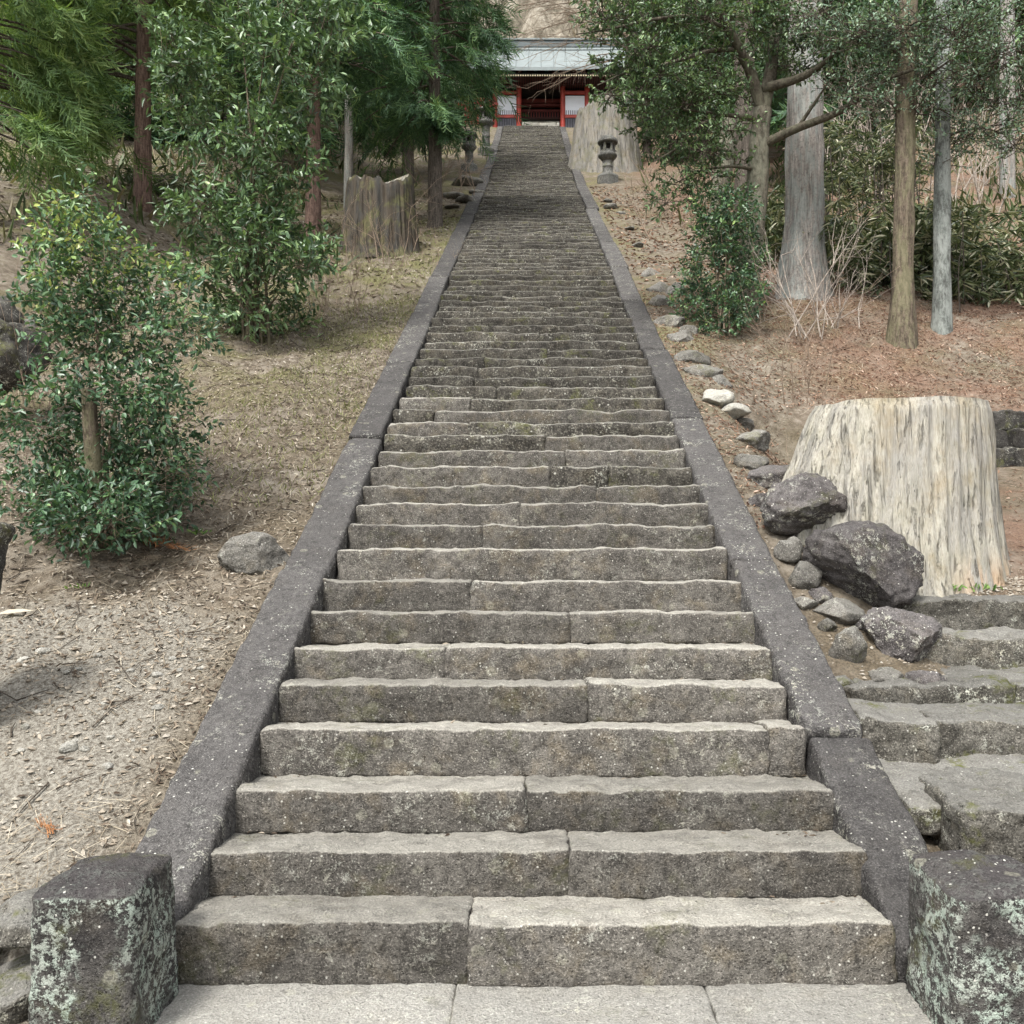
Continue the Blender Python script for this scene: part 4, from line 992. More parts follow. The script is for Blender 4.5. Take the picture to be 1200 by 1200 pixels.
def conifer(name, label, base, top, r0, crown_lo, Rmax, nbr, per, seed, mat='sugi', bark='bark_red', sc=.55, lean=(0, 0), droop=.5, templ=None, group=None, taper=.55, bias=None, cat='tree', xmax=None):
    rs = np.random.default_rng(seed); base = np.array(base, float)
    e = thing(name, label, cat, tuple(base), group)
    H = top
    tr = curve([base + np.array([0, 0, -.4]), base + np.array([lean[0] * .3, lean[1] * .3, H * .35]), base + np.array([lean[0], lean[1], H])], 24)
    tt = np.linspace(0, 1, 24); rad = r0 * (1 - taper * tt) * (1 + .7 * np.maximum(0, .06 - tt) / .06)
    V, Fq = tubes([(tr, rad)], 20)
    V = V + unit(V - V.mean(0)) * 0 + (r0 * .05 * fbm(V, 6, 3, .5, seed))[:, None] * np.array([1, 1, 0])
    part('trunk', V, Fq, M[bark], e)
    lines, pos, dr, scs = [], [], [], []
    for k in range(nbr):
        f = (k + rs.random()) / nbr; z = crown_lo + (H - crown_lo) * f
        a = rs.uniform(0, 2 * math.pi) if bias is None or rs.random() > bias[1] else bias[0] + rs.normal() * .6
        L = Rmax * (1 - .55 * f) * rs.uniform(.6, 1.1)
        if xmax is not None and math.cos(a) > .05:
            L = min(L, max(.25, (np.interp(f, [0, .08, .2, 1], xmax) - base[0] - .25) / math.cos(a)))
        c0 = np.array([np.interp(z / H, tt, tr[:, i] - base[i]) for i in range(3)]) + base; c0[2] = base[2] + z
        hd = np.array([math.cos(a), math.sin(a), 0]); rise = rs.uniform(.0, .35)
        s = np.linspace(0, 1, 7)[:, None]
        br = c0 + hd * L * s + np.array([0, 0, 1]) * (rise * L * s - droop * L * s * s) + np.cross(hd, [0, 0, 1]) * (rs.normal() * .12 * L * s * s)
        lines.append((br, np.linspace(.030, .008, 7) * (L / 2.2)))
        n = per
        t = .22 + .78 * rs.random(n) ** .7
        bp = np.stack([np.interp(t, s[:, 0], br[:, i]) for i in range(3)], 1)
        lat = np.cross(hd, [0, 0, 1]); sg = rs.choice([-1, 1], n)[:, None]
        bp = bp + lat * sg * (rs.random((n, 1)) * .16 * L) - np.array([0, 0, 1]) * rs.random((n, 1)) * .10
        d_ = hd * .7 + lat * sg * rs.uniform(.1, .9, (n, 1)) + np.array([0, 0, 1]) * rs.uniform(-1.25, -.05, (n, 1))
        pos.append(bp); dr.append(d_); scs.append(sc * rs.uniform(.6, 1.25, n))
    V, Fq = tubes(lines, 5); part('branches', V, Fq, M['twig_dark'], e, kind='stuff')
    V, Fq, rn = place_sprigs(np.concatenate(pos), np.concatenate(dr), np.concatenate(scs), rs, templ or SPR)
    part('crown', V, Fq, M[mat], e, False, rn, 'stuff')
    return e

def gb(px, py, d): p = P(px, py, d); return (p[0], p[1], p[2])
conifer('cedar_tree', 'red-brown cedar trunk with drooping bright foliage behind the near left shrub', gb(167, 296, 18.2), 9.5, .19, 3.2, 2.9, 80, 24, 51, 'sugi_light', 'bark_red', .62, (.05, 0), .42, bias=(R(190), .55))
conifer('cedar_tree', 'straight brown cedar trunk left of the old hollow stump', gb(366, 300, 18.6), 9.5, .17, 3.4, 2.4, 64, 22, 53, 'sugi', 'bark_red', .6, (.12, 0), .4)
conifer('cedar_tree', 'dense dark cedar overhanging the left side of the upper steps', gb(510, 268, 20.6), 10, .17, 2.2, 2.7, 110, 24, 55, 'sugi', 'bark_dark', .55, (-.05, 0), .42, xmax=(-2.6, -1.65, -.45, -.15))
conifer('cedar_tree', 'slim pale-trunked conifer behind the old hollow stump', gb(408, 262, 23.5), 11, .13, 3.0, 2.4, 72, 22, 57, 'sugi', 'bark_grey', .66, (.1, 0), .45, SPR_LO, xmax=(-2.6, -2.2, -1.6, -1.6))
conifer('cedar_tree', 'leafy cedar at the left edge of the view with its trunk out of frame', gb(-25, 330, 14.5), 8.5, .22, 2.3, 2.5, 74, 25, 59, 'sugi_light', 'bark_red', .60, (0, 0), .45, bias=(R(20), .5), xmax=(-7.1, -7.0, -6.9, -6.9))
conifer('cedar_tree', 'dark cedar filling the gap left of the red-brown trunk', gb(90, 262, 25), 13, .2, 2.5, 3.2, 80, 22, 61, 'sugi', 'bark_dark', .75, (0, 0), .4, SPR_LO)
conifer('cedar_tree', 'dark cedar rising directly behind the tall olive shrub', gb(270, 255, 26), 13, .2, 2.0, 3.3, 84, 22, 62, 'sugi', 'bark_dark', .75, (0, 0), .4, SPR_LO)
conifer('cedar_tree', 'dark cedar close behind the left stone lanterns', gb(478, 225, 29), 13, .2, 2.0, 3.0, 95, 22, 63, 'sugi', 'bark_dark', .7, (0, 0), .4, SPR_LO, xmax=(-3.3, -2.7, -1.0, -.7))

# right-hand trees
rs = np.random.default_rng(70)
def trunk_tree(label, base, h, r, bark, taper=.3, lean=(0, 0), flare=.7, name='conifer_tree', rootspread=0):
    e = thing(name, label, 'tree', base); b0 = np.array(base)
    n = 40; tt = np.linspace(0, 1, n); tr = curve([b0 + np.array([0, 0, -.45]), b0 + np.array([lean[0] * .4, lean[1] * .4, h * .45]), b0 + np.array([lean[0], lean[1], h])], n)
    rad = r * (1 - taper * tt) * (1 + flare * np.maximum(0, .22 - tt) ** 2 / .22 ** 2)
    V, Fq = tubes([(tr, rad)], 28)
    th = np.arctan2(V[:, 1] - b0[1], V[:, 0] - b0[0]); q = np.stack([np.cos(th) * 3.2, np.sin(th) * 3.2, V[:, 2] * .25], 1)
    rd = (1 - np.abs(fbm(q, 1.6, 4, .6, 5))) - .6
    dirv = np.stack([np.cos(th), np.sin(th), 0 * th], 1)
    V = V + dirv * (r * .20 * rd + r * .10 * fbm(V, 1.7, 3, .5, 9))[:, None]
    part('trunk', V, Fq, M[bark], e)
    return e
big = trunk_tree('thick grey straight cedar trunk right of the steps', gb(941, 352, 14.2), 9, .285, 'bark_grey', .3, (.12, 0), .85, 'cedar_tree')
t1 = trunk_tree('slim brown trunk with a slight lean in front of the long-leaved bush', gb(1056, 392, 12.0), 8, .13, 'bark_brown', .25, (.20, 0), .7)
t2 = trunk_tree('slim pale lichen-covered trunk nearest the right edge', gb(1103, 402, 12.3), 8, .105, 'bark_lichen', .25, (.06, 0), .7)
t3 = trunk_tree('distant pale trunk at the right edge above the long-leaved bush', gb(1181, 262, 21), 9, .17, 'bark_grey', .25, (-.03, 0), .3)
t4 = trunk_tree('dark mossy trunk just behind the leaning broadleaf tree', gb(874, 300, 17.5), 8, .20, 'bark_dark', .3, (-.05, 0), .5)
t5 = trunk_tree('short forked pale trunk between the giant stump and the leaning tree', gb(838, 262, 19), 2.1, .20, 'bark_oak', .2, (.35, 0), .4)

# crowns for the two slim trunks and the big one: flat sprays of bluish leaves
def crown_px(tree, lst, n_tw, per, tw, leaf, wid, mat, seed, dj=.9, **kw):
    rs = np.random.default_rng(seed)
    bl = blobs_px([(a, b, c, d_, dd + rs.uniform(-.4, .4)) for (a, b, c, d_, dd) in lst], dj, rs)
    V, Fq, rn, tl, org = blob_leaves(bl, n_tw, per, tw, leaf, wid, rs, **kw)
    part('crown', V, Fq, M[mat], tree, False, rn, 'stuff')
    V, Fq = tubes([(p, r * .006) for p, r in tl], 3); part('twigs', V, Fq, M['twig_dark'], tree, kind='stuff')
    return org
def limbs(tree, pxlists, mat='bark_limb', k=8):
    for pts, r0, r1 in pxlists:
        c = curve([P(*p) for p in pts], 18); V, Fq = tubes([(c, np.linspace(r0, r1, 18))], k); part('limb', V, Fq, M[mat], tree)
crown_px(t1, [(1000, 40, 50, 24, 12), (1060, 30, 55, 24, 11.8), (1040, 75, 50, 20, 12), (1090, 80, 50, 20, 11.6), (1000, 100, 40, 14, 12.3), (1080, 130, 40, 14, 12), (1030, 120, 30, 12, 11.8), (1120, 40, 40, 25, 11.7), (960, 15, 45, 20, 12.4)], 560, 11, .28, .056, .027, 'bluish', 81, flat=.5, shell=.1)
crown_px(t2, [(1140, 90, 45, 20, 12.2), (1180, 60, 40, 25, 12), (1180, 120, 40, 18, 12.3), (1150, 150, 50, 14, 12.4), (1190, 170, 30, 12, 12), (1120, 165, 40, 10, 12.5), (1160, 15, 50, 20, 12), (1100, 190, 28, 8, 12.4)], 390, 11, .28, .056, .027, 'bluish', 83, flat=.5, shell=.1)
limbs(t1, [([(1064, 140, 12), (1030, 110, 11.9), (985, 95, 12.2)], .022, .006), ([(1064, 100, 12), (1100, 80, 11.7), (1140, 50, 11.6)], .022, .006), ([(1062, 70, 12), (1020, 40, 12), (970, 20, 12.4)], .022, .006)], 'twig_dark')
limbs(t2, [([(1105, 160, 12.3), (1150, 150, 12.4), (1195, 165, 12.1)], .018, .005), ([(1105, 120, 12.3), (1150, 95, 12.2), (1195, 70, 12)], .018, .005)], 'twig_dark')

# the leaning broadleaf tree with spreading limbs
oak = thing('broadleaf_tree', 'leaning broadleaf evergreen tree with spreading limbs over the right of the steps', 'tree', gb(872, 392, 12.9))
V, Fq = tubes([(curve([P(868, 405, 12.9), P(878, 310, 12.95), P(886, 235, 13.0), P(889, 175, 13.0), P(894, 128, 13.0)], 30), np.linspace(.17, .125, 30))], 20)
V = V + (.012 * fbm(V, 5, 3, .5, 2))[:, None]
part('trunk', V, Fq, M['bark_oak'], oak)
limbs(oak, [([(893, 132, 13), (880, 85, 12.9), (868, 62, 12.8), (852, 30, 12.6), (835, -10, 12.4)], .085, .05),
            ([(894, 130, 13), (904, 80, 13.1), (907, 50, 13.2), (915, -10, 13.3)], .10, .06),
            ([(889, 172, 13), (930, 152, 12.8), (985, 130, 12.4), (1035, 95, 12.0), (1075, 80, 11.7)], .075, .018),
            ([(895, 104, 13), (935, 92, 12.7), (960, 78, 12.5), (985, 55, 12.2)], .075, .02),
            ([(886, 140, 13), (862, 136, 12.8), (838, 133, 12.6), (800, 128, 12.2)], .045, .012),
            ([(862, 58, 12.8), (830, 60, 12.5), (780, 75, 12.1), (735, 85, 11.8), (700, 100, 11.6)], .035, .007),
            ([(855, 38, 12.7), (820, 20, 12.4), (770, 22, 12.0), (710, 35, 11.7), (675, 40, 11.5)], .035, .007),
            ([(845, 134, 12.6), (815, 150, 12.2), (790, 175, 11.9), (765, 190, 11.8)], .025, .006),
            ([(888, 200, 13), (860, 195, 12.7), (825, 200, 12.3), (790, 215, 12.2)], .03, .006),
            ([(935, 150, 12.8), (955, 120, 12.6), (975, 90, 12.4)], .03, .008)])
crown_px(oak, [(712, 16, 32, 18, 11.7), (716, 74, 16, 12, 11.6), (704, 44, 16, 10, 11.6), (716, 110, 14, 10, 11.6), (745, 15, 40, 20, 11.9), (790, 25, 40, 22, 12.1), (752, 58, 30, 16, 11.7), (738, 88, 22, 16, 11.6), (752, 108, 30, 18, 11.7), (728, 122, 22, 12, 11.6), (775, 85, 40, 24, 12), (800, 125, 38, 18, 12.1),
               (768, 142, 30, 12, 11.8), (835, 105, 36, 22, 12.4), (790, 165, 34, 14, 12), (825, 175, 36, 14, 12.3), (782, 186, 22, 10, 11.9), (850, 150, 34, 14, 12.5), (840, 70, 36, 24, 12.5), (830, 20, 40, 24, 12.3), (880, 20, 40, 26, 12.8),
               (925, 30, 40, 26, 13), (930, 75, 36, 18, 12.7), (800, 215, 28, 12, 12.2), (835, 205, 26, 10, 12.4), (780, 238, 18, 10, 12.1), (860, 105, 28, 20, 13.5), (900, 60, 34, 20, 13.6), (975, 60, 26, 14, 12.4), (760, 35, 36, 24, 12.6), (870, 185, 24, 10, 13.4)],
         1350, 11, .21, .068, .031, 'oak', 91, flat=.35, shell=.15)

# filler trees in the wood on both sides, copies of two modelled ones
fill = conifer('cedar_tree', 'dark cedar in the wood behind the trees on the left', (-9.5, 31, on_ground(-9.5, 31)), 15, .22, 1.6, 3.2, 120, 18, 95, 'sugi', 'bark_dark', .95, (0, 0), .4, SPR_LO, 'wood on the left')
for k, (x, y, s) in enumerate([(-14, 33, 1.1), (-12, 40, 1.2), (-18, 38, 1.25), (-7.5, 38, 1.0), (-6.0, 46, 1.05), (-16, 48, 1.4), (-22, 45, 1.5), (-11, 52, 1.3), (-26, 38, 1.3), (-9.2, 57, 1.3), (-20, 27, 1.15)]):
    copy_tree(fill, 'dark cedar in the wood behind the trees on the left', (x, y, on_ground(x, y)), k * 1.3, s, 'wood on the left')
for k, (x, y, s) in enumerate([(8, 27, .9), (6.0, 33, .9), (11, 33, 1.1), (9, 42, 1.2), (15, 38, 1.2), (19, 34, 1.2), (7.5, 50, 1.2), (13, 52, 1.4), (22, 46, 1.5)]):
    copy_tree(fill, 'dark cedar in the wood behind the trees on the right', (x, y, on_ground(x, y)), k * 1.7 + .5, s, 'wood on the right')

# ------------------------------------------------------------------ bare twiggy growth
def twigs_rec(p, d, L, r, depth, rs, out, spread=.55, up=.1, kids=3):
    n = 5; pts = [p]; dd = d
    for i in range(n - 1):
        dd = unit(dd + rs.normal(size=3) * .13 + np.array([0, 0, up * .2])); pts.append(pts[-1] + dd * L / (n - 1))
    out.append((np.array(pts), np.linspace(r, r * .5, n)))
    if depth:
        for k in range(kids):
            t = rs.integers(1, n); nd = unit(dd + rs.normal(size=3) * spread + np.array([0, 0, up])); twigs_rec(pts[t], nd, L * rs.uniform(.5, .8), r * .55, depth - 1, rs, out, spread, up, kids)
def bare(label, base, n, h, r, seed, mat='twig', depth=2, wide=.35, name='bare_shrub', kids=3, jit=.12, cat='shrub', group=None):
    rs = np.random.default_rng(seed); e = thing(name, label, cat, base, group); out = []
    for k in range(n):
        d = unit(np.array([rs.normal() * wide, rs.normal() * wide, 1.0])); p = np.array(base) + np.array([rs.normal() * jit, rs.normal() * jit, -.05])
        twigs_rec(p, d, h * rs.uniform(.5, .8), r * rs.uniform(.6, 1.2), depth, rs, out, .5, .15, kids)
    V, Fq = tubes(out, 4); part('stems', V, Fq, M[mat], e, kind='stuff'); return e
bare('bare tan shrub of thin twigs in front of the thick grey trunk', gb(945, 392, 12.0), 9, 1.5, .011, 201, 'twig_pale')
bare('low bare twigs at the foot of the big pale stump slope', gb(985, 380, 11.6), 6, .9, .008, 202, 'twig_pale')
bare('leafless sapling rising just left of the big pale stump', gb(938, 468, 9.0), 4, 1.3, .006, 203, 'twig', wide=.12)
bare('tangle of bare stems in front of the old hollow stump', gb(446, 318, 16.2), 15, 1.25, .007, 204, 'twig', jit=.5, wide=.3)
bare('bare brambles at the left foot of the old hollow stump', gb(396, 345, 14.6), 13, 1.0, .009, 205, 'twig', jit=.35, wide=.4)
bare('bare twigs between the olive shrub and the hollow stump', gb(382, 372, 13.0), 10, 1.0, .007, 206, 'twig', jit=.2, wide=.35)
bare('bare stems below the left stone lanterns', gb(512, 236, 25), 14, 1.9, .014, 207, 'twig', jit=.5, wide=.3)
bare('purplish bare shrub on the slope below the right stone lantern', gb(776, 252, 21.5), 14, 1.1, .012, 208, 'twig', jit=.25, wide=.4)
bare('dead grassy stems beside the overhanging boulder on the left', gb(58, 470, 9.0), 16, 1.2, .005, 209, 'twig', 1, .3, jit=.15)
bare('bare sapling thicket in sunlight at the right edge', gb(1150, 275, 20), 14, 3.2, .02, 210, 'twig_pale', jit=.9, wide=.3)
for k_, (px_, py_, d_) in enumerate([(1010, 230, 24), (1090, 225, 25)]):
    bare(['bare thicket behind the big grey trunk', 'bare thicket behind the slim brown trunk', 'bare thicket left of the big grey trunk', 'bare thicket high at the right edge'][k_], tuple(ray_ground(px_, py_, 15)), 12, 3.4, .02, 220 + k_, 'twig_pale', jit=.9, wide=.3)
bare('bare bushes behind the leaning broadleaf tree', gb(800, 275, 19.5), 12, 1.8, .014, 211, 'twig', jit=.6, wide=.35)
# leafless tree whose drooping twigs cross in front of the gate
rs = np.random.default_rng(33)
ch = thing('bare_tree', 'leafless tree with fine drooping twigs hanging in front of the gate roof', 'tree', (4.3, 35, on_ground(4.3, 35)))
b0 = np.array([4.3, 35, on_ground(4.3, 35) - .3])
V, Fq = tubes([(curve([b0, b0 + np.array([-.2, 0, 3]), b0 + np.array([-.6, .1, 5.5]), b0 + np.array([-.9, 0, 8.5])], 16), np.linspace(.17, .09, 16))], 12); part('trunk', V, Fq, M['bark_dark'], ch)
out = []
for k in range(26):
    z = rs.uniform(3.8, 8); st = b0 + np.array([-.5 - .05 * z, 0, z]); L = rs.uniform(2.6, 4.6)
    d = np.array([-1, rs.normal() * .35, rs.uniform(-.15, .5)]); s = np.linspace(0, 1, 8)[:, None]
    br = st + unit(d) * L * s + np.array([0, 0, -1.0]) * s * s * rs.uniform(.3, 1.0); out.append((br, np.linspace(.028, .007, 8)))
    for j in range(7):
        q = br[rs.integers(2, 8)]; twigs_rec(q, unit(np.array([-1, rs.normal() * .6, rs.normal() * .45 - .15])), rs.uniform(.6, 1.2), .009, 1, rs, out, .4, -.1, 2)
V, Fq = tubes(out, 4); part('branches', V, Fq, M['twig'], ch, kind='stuff')

# ------------------------------------------------------------------ loose stuff on the ground
def ground_pts(n, x0, x1, y0, y1, rs, pw=1.0):
    x = rs.uniform(x0, x1, n); y = y0 + (y1 - y0) * rs.random(n) ** pw; return x, y
def scatter_leaves(name, n, x0, x1, y0, y1, L, W, mat, seed, mask=None, tilt=.35, pw=1.0, label=None, blade=False, lift=.006):
    rs = np.random.default_rng(seed); x, y = ground_pts(n, x0, x1, y0, y1, rs, pw)
    if mask is not None: k = mask(x, y, rs); x, y = x[k], y[k]
    z = Hgt(x, y); e = .03
    nx = -(Hgt(x + e, y) - z) / e; nyy = -(Hgt(x, y + e) - z) / e
    nx = np.clip(nx, -1, 1); nyy = np.clip(nyy, -1, 1)
    Nn = unit(np.stack([nx, nyy, np.ones_like(x)], 1) + tilt * rs.normal(size=(len(x), 3)))
    A = unit(np.cross(Nn, rs.normal(size=(len(x), 3))))
    C = np.stack([x, y, z + lift + .012 * rs.random(len(x))], 1) - A * L * .5
    sc_ = rs.uniform(.5, 1.3, len(x))
    fn = blade_mesh if blade else leaf_mesh
    V, Fq = fn(C, A, Nn, L * sc_, W * sc_) if blade else leaf_mesh(C, A, Nn, L * sc_, W * sc_, .25, .12)
    o = obj(name, mesh_np(name, V, Fq, M[mat], False, np.repeat(rs.random(len(x)), 1 if blade else 2)), kind='stuff')
    o['label'] = label; o['category'] = 'litter'
    return o
notbare = lambda x, y, rs: ((y + .5 * np.sin(x * 2.1)) > 5.75 + .5 * rs.normal(size=len(x))) | (x > -1.80 + .08 * rs.normal(size=len(x))) | (rs.random(len(x)) < .07)
drift = lambda x, y, rs, lo=1.0: (fbm(np.stack([x, y, 0 * x], 1), 1.3, 4, .6, 77) + .5 * rs.normal(size=len(x))) > -lo
scatter_leaves('leaf_litter', 42000, -6.5, -1.60, 3.6, 14, .038, .013, 'litter', 1, lambda x, y, rs: notbare(x, y, rs) & drift(x, y, rs), label='dead leaves strewn over the left bank')
scatter_leaves('leaf_litter', 11000, -13, -1.7, 14, 26, .09, .035, 'litter', 2, label='dead leaves on the bank under the left cedars')
scatter_leaves('dry_straw', 7000, -5.5, -1.60, 3.6, 12, .10, .0035, 'straw', 3, notbare, blade=True, tilt=.2, label='dry straw lying on the left bank')
offpath = lambda x, y, rs: ~((x > 2.6 + .15 * rs.normal(size=len(x))) & (y > 6.2) & (y < 10.3)) | (rs.random(len(x)) < .12)
scatter_leaves('leaf_litter', 29000, 1.60, 7.5, 6.8, 14.5, .044, .013, 'redlitter', 4, offpath, label='russet needle litter over the right bank')
scatter_leaves('dry_straw', 9000, 1.60, 6.5, 6.6, 14, .09, .0035, 'straw', 5, offpath, blade=True, tilt=.2, label='dry straw lying on the right bank')
scatter_leaves('leaf_litter', 8000, 1.7, 9, 14.5, 28, .09, .035, 'redlitter', 6, label='russet litter on the slope below the right lantern')
scatter_leaves('dry_straw', 200, -2.5, -1.75, 3.58, 4.15, .10, .003, 'straw', 7, blade=True, tilt=.35, lift=.02, label='dry grass stalks near the left post')
# gravel chips
def chips(name, n, x0, x1, y0, y1, smin, smax, mat, seed, label, mask=None):
    rs = np.random.default_rng(seed); x, y = ground_pts(n, x0, x1, y0, y1, rs)
    if mask is not None: k = mask(x, y, rs); x, y = x[k], y[k]
    n = len(x); z = Hgt(x, y)
    O = np.array([[1, 0, 0], [-1, 0, 0], [0, 1, 0], [0, -1, 0], [0, 0, 1], [0, 0, -1.]]); T = np.array([[0, 2, 4], [2, 1, 4], [1, 3, 4], [3, 0, 4], [2, 0, 5], [1, 2, 5], [3, 1, 5], [0, 3, 5]])
    s = smin + (smax - smin) * rs.random(n) ** 3
    V = O[None] * rs.uniform(.6, 1.2, (n, 6, 1)) * (s[:, None] * np.stack([np.ones(n), rs.uniform(.6, 1, n), rs.uniform(.35, .7, n)], 1))[:, None, :]
    a = rs.uniform(0, 6.28, n); c, sn = np.cos(a)[:, None], np.sin(a)[:, None]
    V = np.stack([V[..., 0] * c - V[..., 1] * sn, V[..., 0] * sn + V[..., 1] * c, V[..., 2]], -1) + np.stack([x, y, z + s * .2], 1)[:, None]
    V += rs.normal(size=V.shape) * (s * .12)[:, None, None]
    o = obj(name, mesh_np(name, V.reshape(-1, 3), (T[None] + (np.arange(n) * 6)[:, None, None]).reshape(-1, 3), M[mat], False, np.repeat(rs.random(n), 8)), kind='stuff')
    o['label'] = label; o['category'] = 'gravel'
M['chip'] = leaf_mat('stone_chip', [(.0, (.14, .115, .085)), (.5, (.27, .235, .185)), (.85, (.28, .25, .205)), (1., (.36, .335, .285))], .9, 0, .15)
chips('gravel', 5500, -4.2, -1.68, 3.6, 6.0, .004, .022, 'chip', 1, 'small stone chips on the bare soil of the left bank')
chips('gravel', 5000, 1.64, 3.6, 3.7, 9, .004, .02, 'chip', 2, 'stone chips between the side steps and boulders')
chips('gravel', 650, -4.0, -1.7, 3.6, 6.4, .010, .030, 'chip', 4, 'larger broken stone chips on the bare soil of the left bank')
chips('gravel', 2500, 2.2, 3.9, 6.35, 6.75, .006, .022, 'chip', 3, 'pale gravel on the path in front of the big stump')
# pale stones one can pick out on the bare soil (positions read from the photo, laid on the ground)
for k, (px, py, wp) in enumerate([(27, 776, 18), (50, 765, 18), (115, 770, 13), (202, 774, 15), (153, 788, 12), (210, 787, 12), (92, 785, 10), (185, 793, 15), (78, 789, 10), (234, 785, 9), (55, 811, 9), (129, 866, 13), (178, 867, 8), (187, 832, 18),
                                  (45, 836, 14), (139, 806, 10), (80, 878, 22), (88, 870, 14), (126, 901, 18), (180, 866, 12), (25, 881, 12), (110, 713, 8), (140, 722, 8), (139, 788, 10), (70, 833, 8), (155, 869, 9), (235, 775, 8), (100, 880, 16), (30, 853, 12), (122, 826, 10)]):
    p = ray_ground(px, py); s = wp / 2 * p[1] / F
    V, Fq = rock_mesh(s, s * .8, s * .55, 400 + k, 2, 8, .1)
    tag(obj('pale_stone', mesh_np('pale_stone', V, Fq, M['palerock'], False), None, (p[0], p[1], p[2] + s * .25), (0, 0, k)), 'small pale stone lying on the bare soil left of the kerb wall', 'stone', 'pale stones on the bare soil')
# fallen brown cedar fronds and one big dry leaf
def frond(px, py, s, a, label, seed):
    p = ray_ground(px, py); rs = np.random.default_rng(seed); n = 5
    V, Fq, rn = place_sprigs(np.tile(p + np.array([0, 0, .02]), (n, 1)) + rs.normal(size=(n, 3)) * .015, np.stack([np.cos(a + rs.normal(size=n) * .3), np.sin(a + rs.normal(size=n) * .3), np.full(n, .1)], 1), s * rs.uniform(.7, 1.1, n), rs, [sprig_template(seed, 12, .025)], .2)
    e = thing('fallen_frond', label, 'frond', tuple(p)); part('needle_spray', V, Fq, M['frond'], e, False, rn, 'stuff')
frond(60, 985, .22, 1.9, 'rust-brown cedar frond lying just above the left post', 1)
frond(168, 640, .36, -.6, 'reddish dead cedar frond at the foot of the near left shrub', 2)
p = ray_ground(22, 723); V, Fq = leaf_mesh(np.array([p - np.array([.12, .02, -.02])]), np.array([[.95, .25, .12]]), np.array([[0, -.4, 1.]]), [.2], [.06], .1, .05)
tag(obj('dry_leaf', mesh_np('dry_leaf', V, Fq, M['straw'], False, [.9, .9])), 'single long pale dry leaf lying on the bare soil near the left edge', 'leaf')
# little green weeds
for k, (px, py, n, lab) in enumerate([(90, 690, 14, 'tiny green weed where the litter meets the bare soil'), (1130, 690, 60, 'bright green weeds at the foot of the big pale stump'), (232, 625, 24, 'dark green grass tuft on the left bank beside the flat boulder')]):
    rs = np.random.default_rng(500 + k); p = P(px, py, 6.45) if k == 1 else ray_ground(px, py)
    C = p + rs.normal(size=(n, 3)) * np.array([.10 if k == 1 else .03, .03, .008]); A = np.stack([rs.normal(size=n) * .6, rs.normal(size=n) * .6, np.full(n, .7)], 1)
    V, Fq = leaf_mesh(C, A, rs.normal(size=(n, 3)), rs.uniform(.03, .06, n), rs.uniform(.012, .02, n))
    e = thing('weed_tuft', lab, 'weed', tuple(p)); part('leaves', V, Fq, M['weed'], e, False, np.repeat(rs.random(n), 2), 'stuff')
# dry brush on the hillside beyond the gate
rs = np.random.default_rng(600); n = 26000
x = rs.uniform(-30, 34, n); y = rs.uniform(59, 112, n); z = Hgt(x, y)
keep = fbm(np.stack([x, y, 0 * x], 1), .16, 3) > -.25; x, y, z = x[keep], y[keep], z[keep]; n = len(x)
A = np.stack([rs.normal(size=n) * .5, rs.normal(size=n) * .5, np.ones(n)], 1)
V, Fq = blade_mesh(np.stack([x, y, z - .1], 1), A, rs.normal(size=(n, 3)), rs.uniform(.8, 2.6, n), rs.uniform(.05, .14, n))
o = obj('dry_brush', mesh_np('dry_brush', V, Fq, M['brush'], False, rs.random(n)), kind='stuff'); o['label'] = 'pale dry brush covering the steep hillside behind the gate'; o['category'] = 'brush'

# dead undergrowth in the woods on both sides
rs = np.random.default_rng(610); n = 30000
x = rs.uniform(3.0, 24, n) * rs.choice([-1, 1], n); y = rs.uniform(13.5, 46, n); keep = (np.abs(x) < .62 * y) & (np.abs(x) > 2.6 + .03 * y) & (fbm(np.stack([x, y, 0 * x], 1), .5, 3) > -.12) & ((np.abs(x) > 5.5) | (rs.random(n) < .25))
x, y = x[keep], y[keep]; z = Hgt(x, y); n = len(x)
A = np.stack([rs.normal(size=n) * .6, rs.normal(size=n) * .6, np.ones(n)], 1)
V, Fq = leaf_mesh(np.stack([x, y, z - .02], 1), A, rs.normal(size=(n, 3)), rs.uniform(.15, .6, n), rs.uniform(.02, .06, n), .1, .3)
o = obj('undergrowth', mesh_np('undergrowth', V, Fq, M['under'], False, np.repeat(rs.random(n), 2)), kind='stuff'); o['label'] = 'low dead and green undergrowth in the woods on both sides'; o['category'] = 'undergrowth'

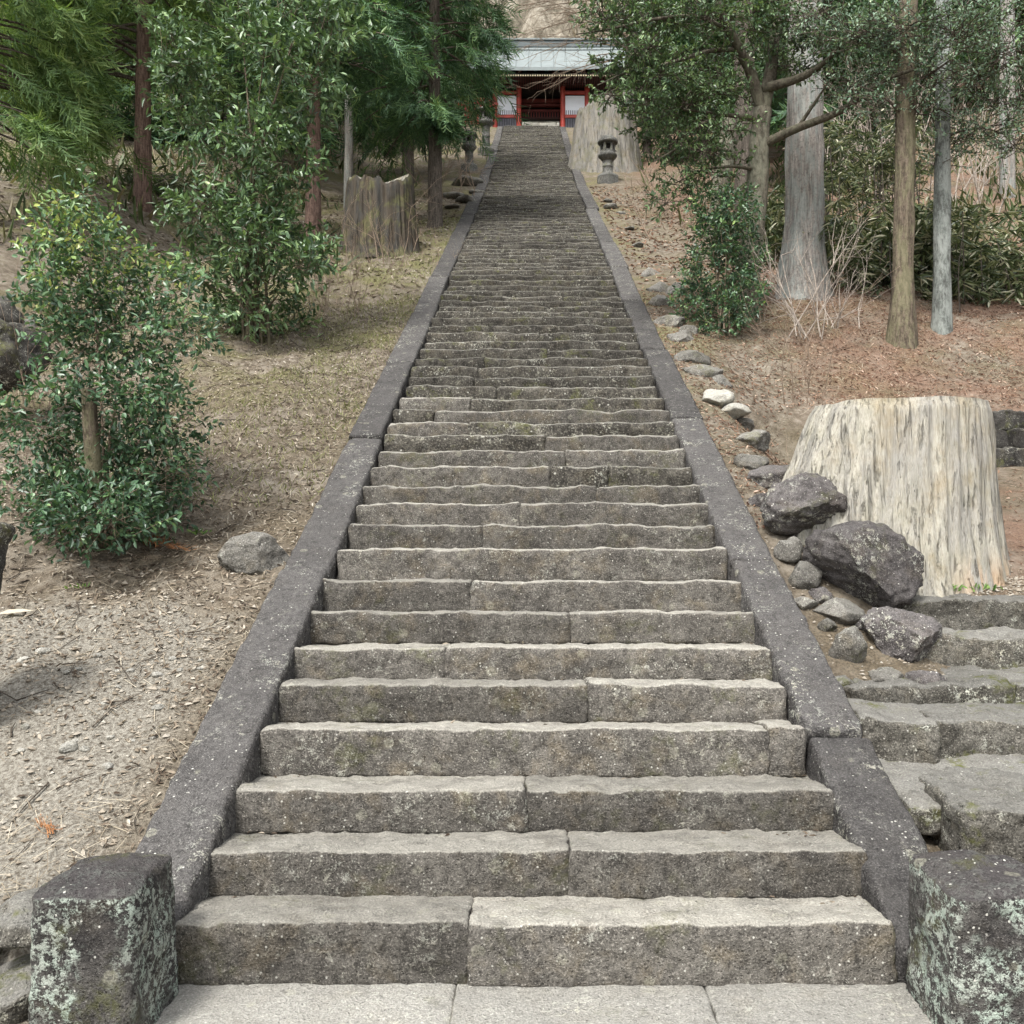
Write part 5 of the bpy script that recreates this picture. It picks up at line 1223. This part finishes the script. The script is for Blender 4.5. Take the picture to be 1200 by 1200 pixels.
# thin green-yellow grass on the left bank between the shrubs and the kerb wall
rs = np.random.default_rng(620); n = 16000
x = rs.uniform(-4.2, -1.62, n); y = rs.uniform(7.2, 22, n)
keep = (fbm(np.stack([x, y, 0 * x], 1), .9, 4, .6, 31) + .35 * sst(8, 12, y) + .3 * rs.normal(size=n)) > .28; x, y = x[keep], y[keep]; z = Hgt(x, y); n = len(x)
A = np.stack([rs.normal(size=n) * .7, rs.normal(size=n) * .7, np.ones(n)], 1)
V, Fq = blade_mesh(np.stack([x, y, z - .005], 1), A, rs.normal(size=(n, 3)), rs.uniform(.03, .085, n), rs.uniform(.005, .011, n))
o = obj('thin_grass', mesh_np('thin_grass', V, Fq, M['grass'], False, rs.random(n)), kind='stuff'); o['label'] = 'thin yellow-green grass on the bank beside the left kerb wall'; o['category'] = 'grass'
# twigs and needles dropped everywhere
for nm, lab, x0, x1, y0, y1, n, sd in [('fallen_twigs', 'small fallen twigs on the left bank', -5.5, -1.65, 3.7, 13, 420, 630), ('fallen_twigs', 'small fallen twigs on the right bank', 1.65, 6.5, 7.0, 13.5, 380, 631)]:
    rs = np.random.default_rng(sd); lines = []
    for k in range(n):
        x, y = rs.uniform(x0, x1), rs.uniform(y0, y1); a = rs.uniform(0, 6.28); L = rs.uniform(.06, .32)
        p0 = np.array([x, y]); p1 = p0 + L * .5 * np.array([math.cos(a), math.sin(a)]); a += rs.normal() * .35; p2 = p1 + L * .5 * np.array([math.cos(a), math.sin(a)])
        q = np.stack([p0, p1, p2]); zz = Hgt(q[:, 0], q[:, 1]) + .012; lines.append((np.column_stack([q, zz]), np.array([.004, .003, .0015]) * rs.uniform(.6, 1.4)))
    V, Fq = tubes(lines, 4); o = obj(nm, mesh_np(nm, V, Fq, M['twig_dark'] if sd == 630 else M['twig']), kind='stuff'); o['label'] = lab; o['category'] = 'twigs'

# a few dead leaves caught at the backs and ends of the lower treads
rs = np.random.default_rng(640); n = 170
ii = rs.integers(0, 14, n); x = rs.uniform(-1.27, 1.27, n); ends = rs.random(n) < .45; x[ends] = np.sign(x[ends]) * rs.uniform(1.08, 1.28, ends.sum())
y = ny[ii + 1] - rs.uniform(.015, .09, n); z = nz[ii + 1] + .018
A = np.stack([rs.normal(size=n), rs.normal(size=n) * .5, rs.normal(size=n) * .12], 1)
V, Fq = leaf_mesh(np.stack([x, y, z], 1), A, np.array([0, 0, 1.]) + .3 * rs.normal(size=(n, 3)), rs.uniform(.015, .042, n), rs.uniform(.006, .014, n), .25, .15)
o = obj('fallen_leaves', mesh_np('fallen_leaves', V, Fq, M['litter'], False, np.repeat(rs.random(n), 2)), kind='stuff'); o['label'] = 'few dead leaves caught at the back of the lower stone steps'; o['category'] = 'leaves'
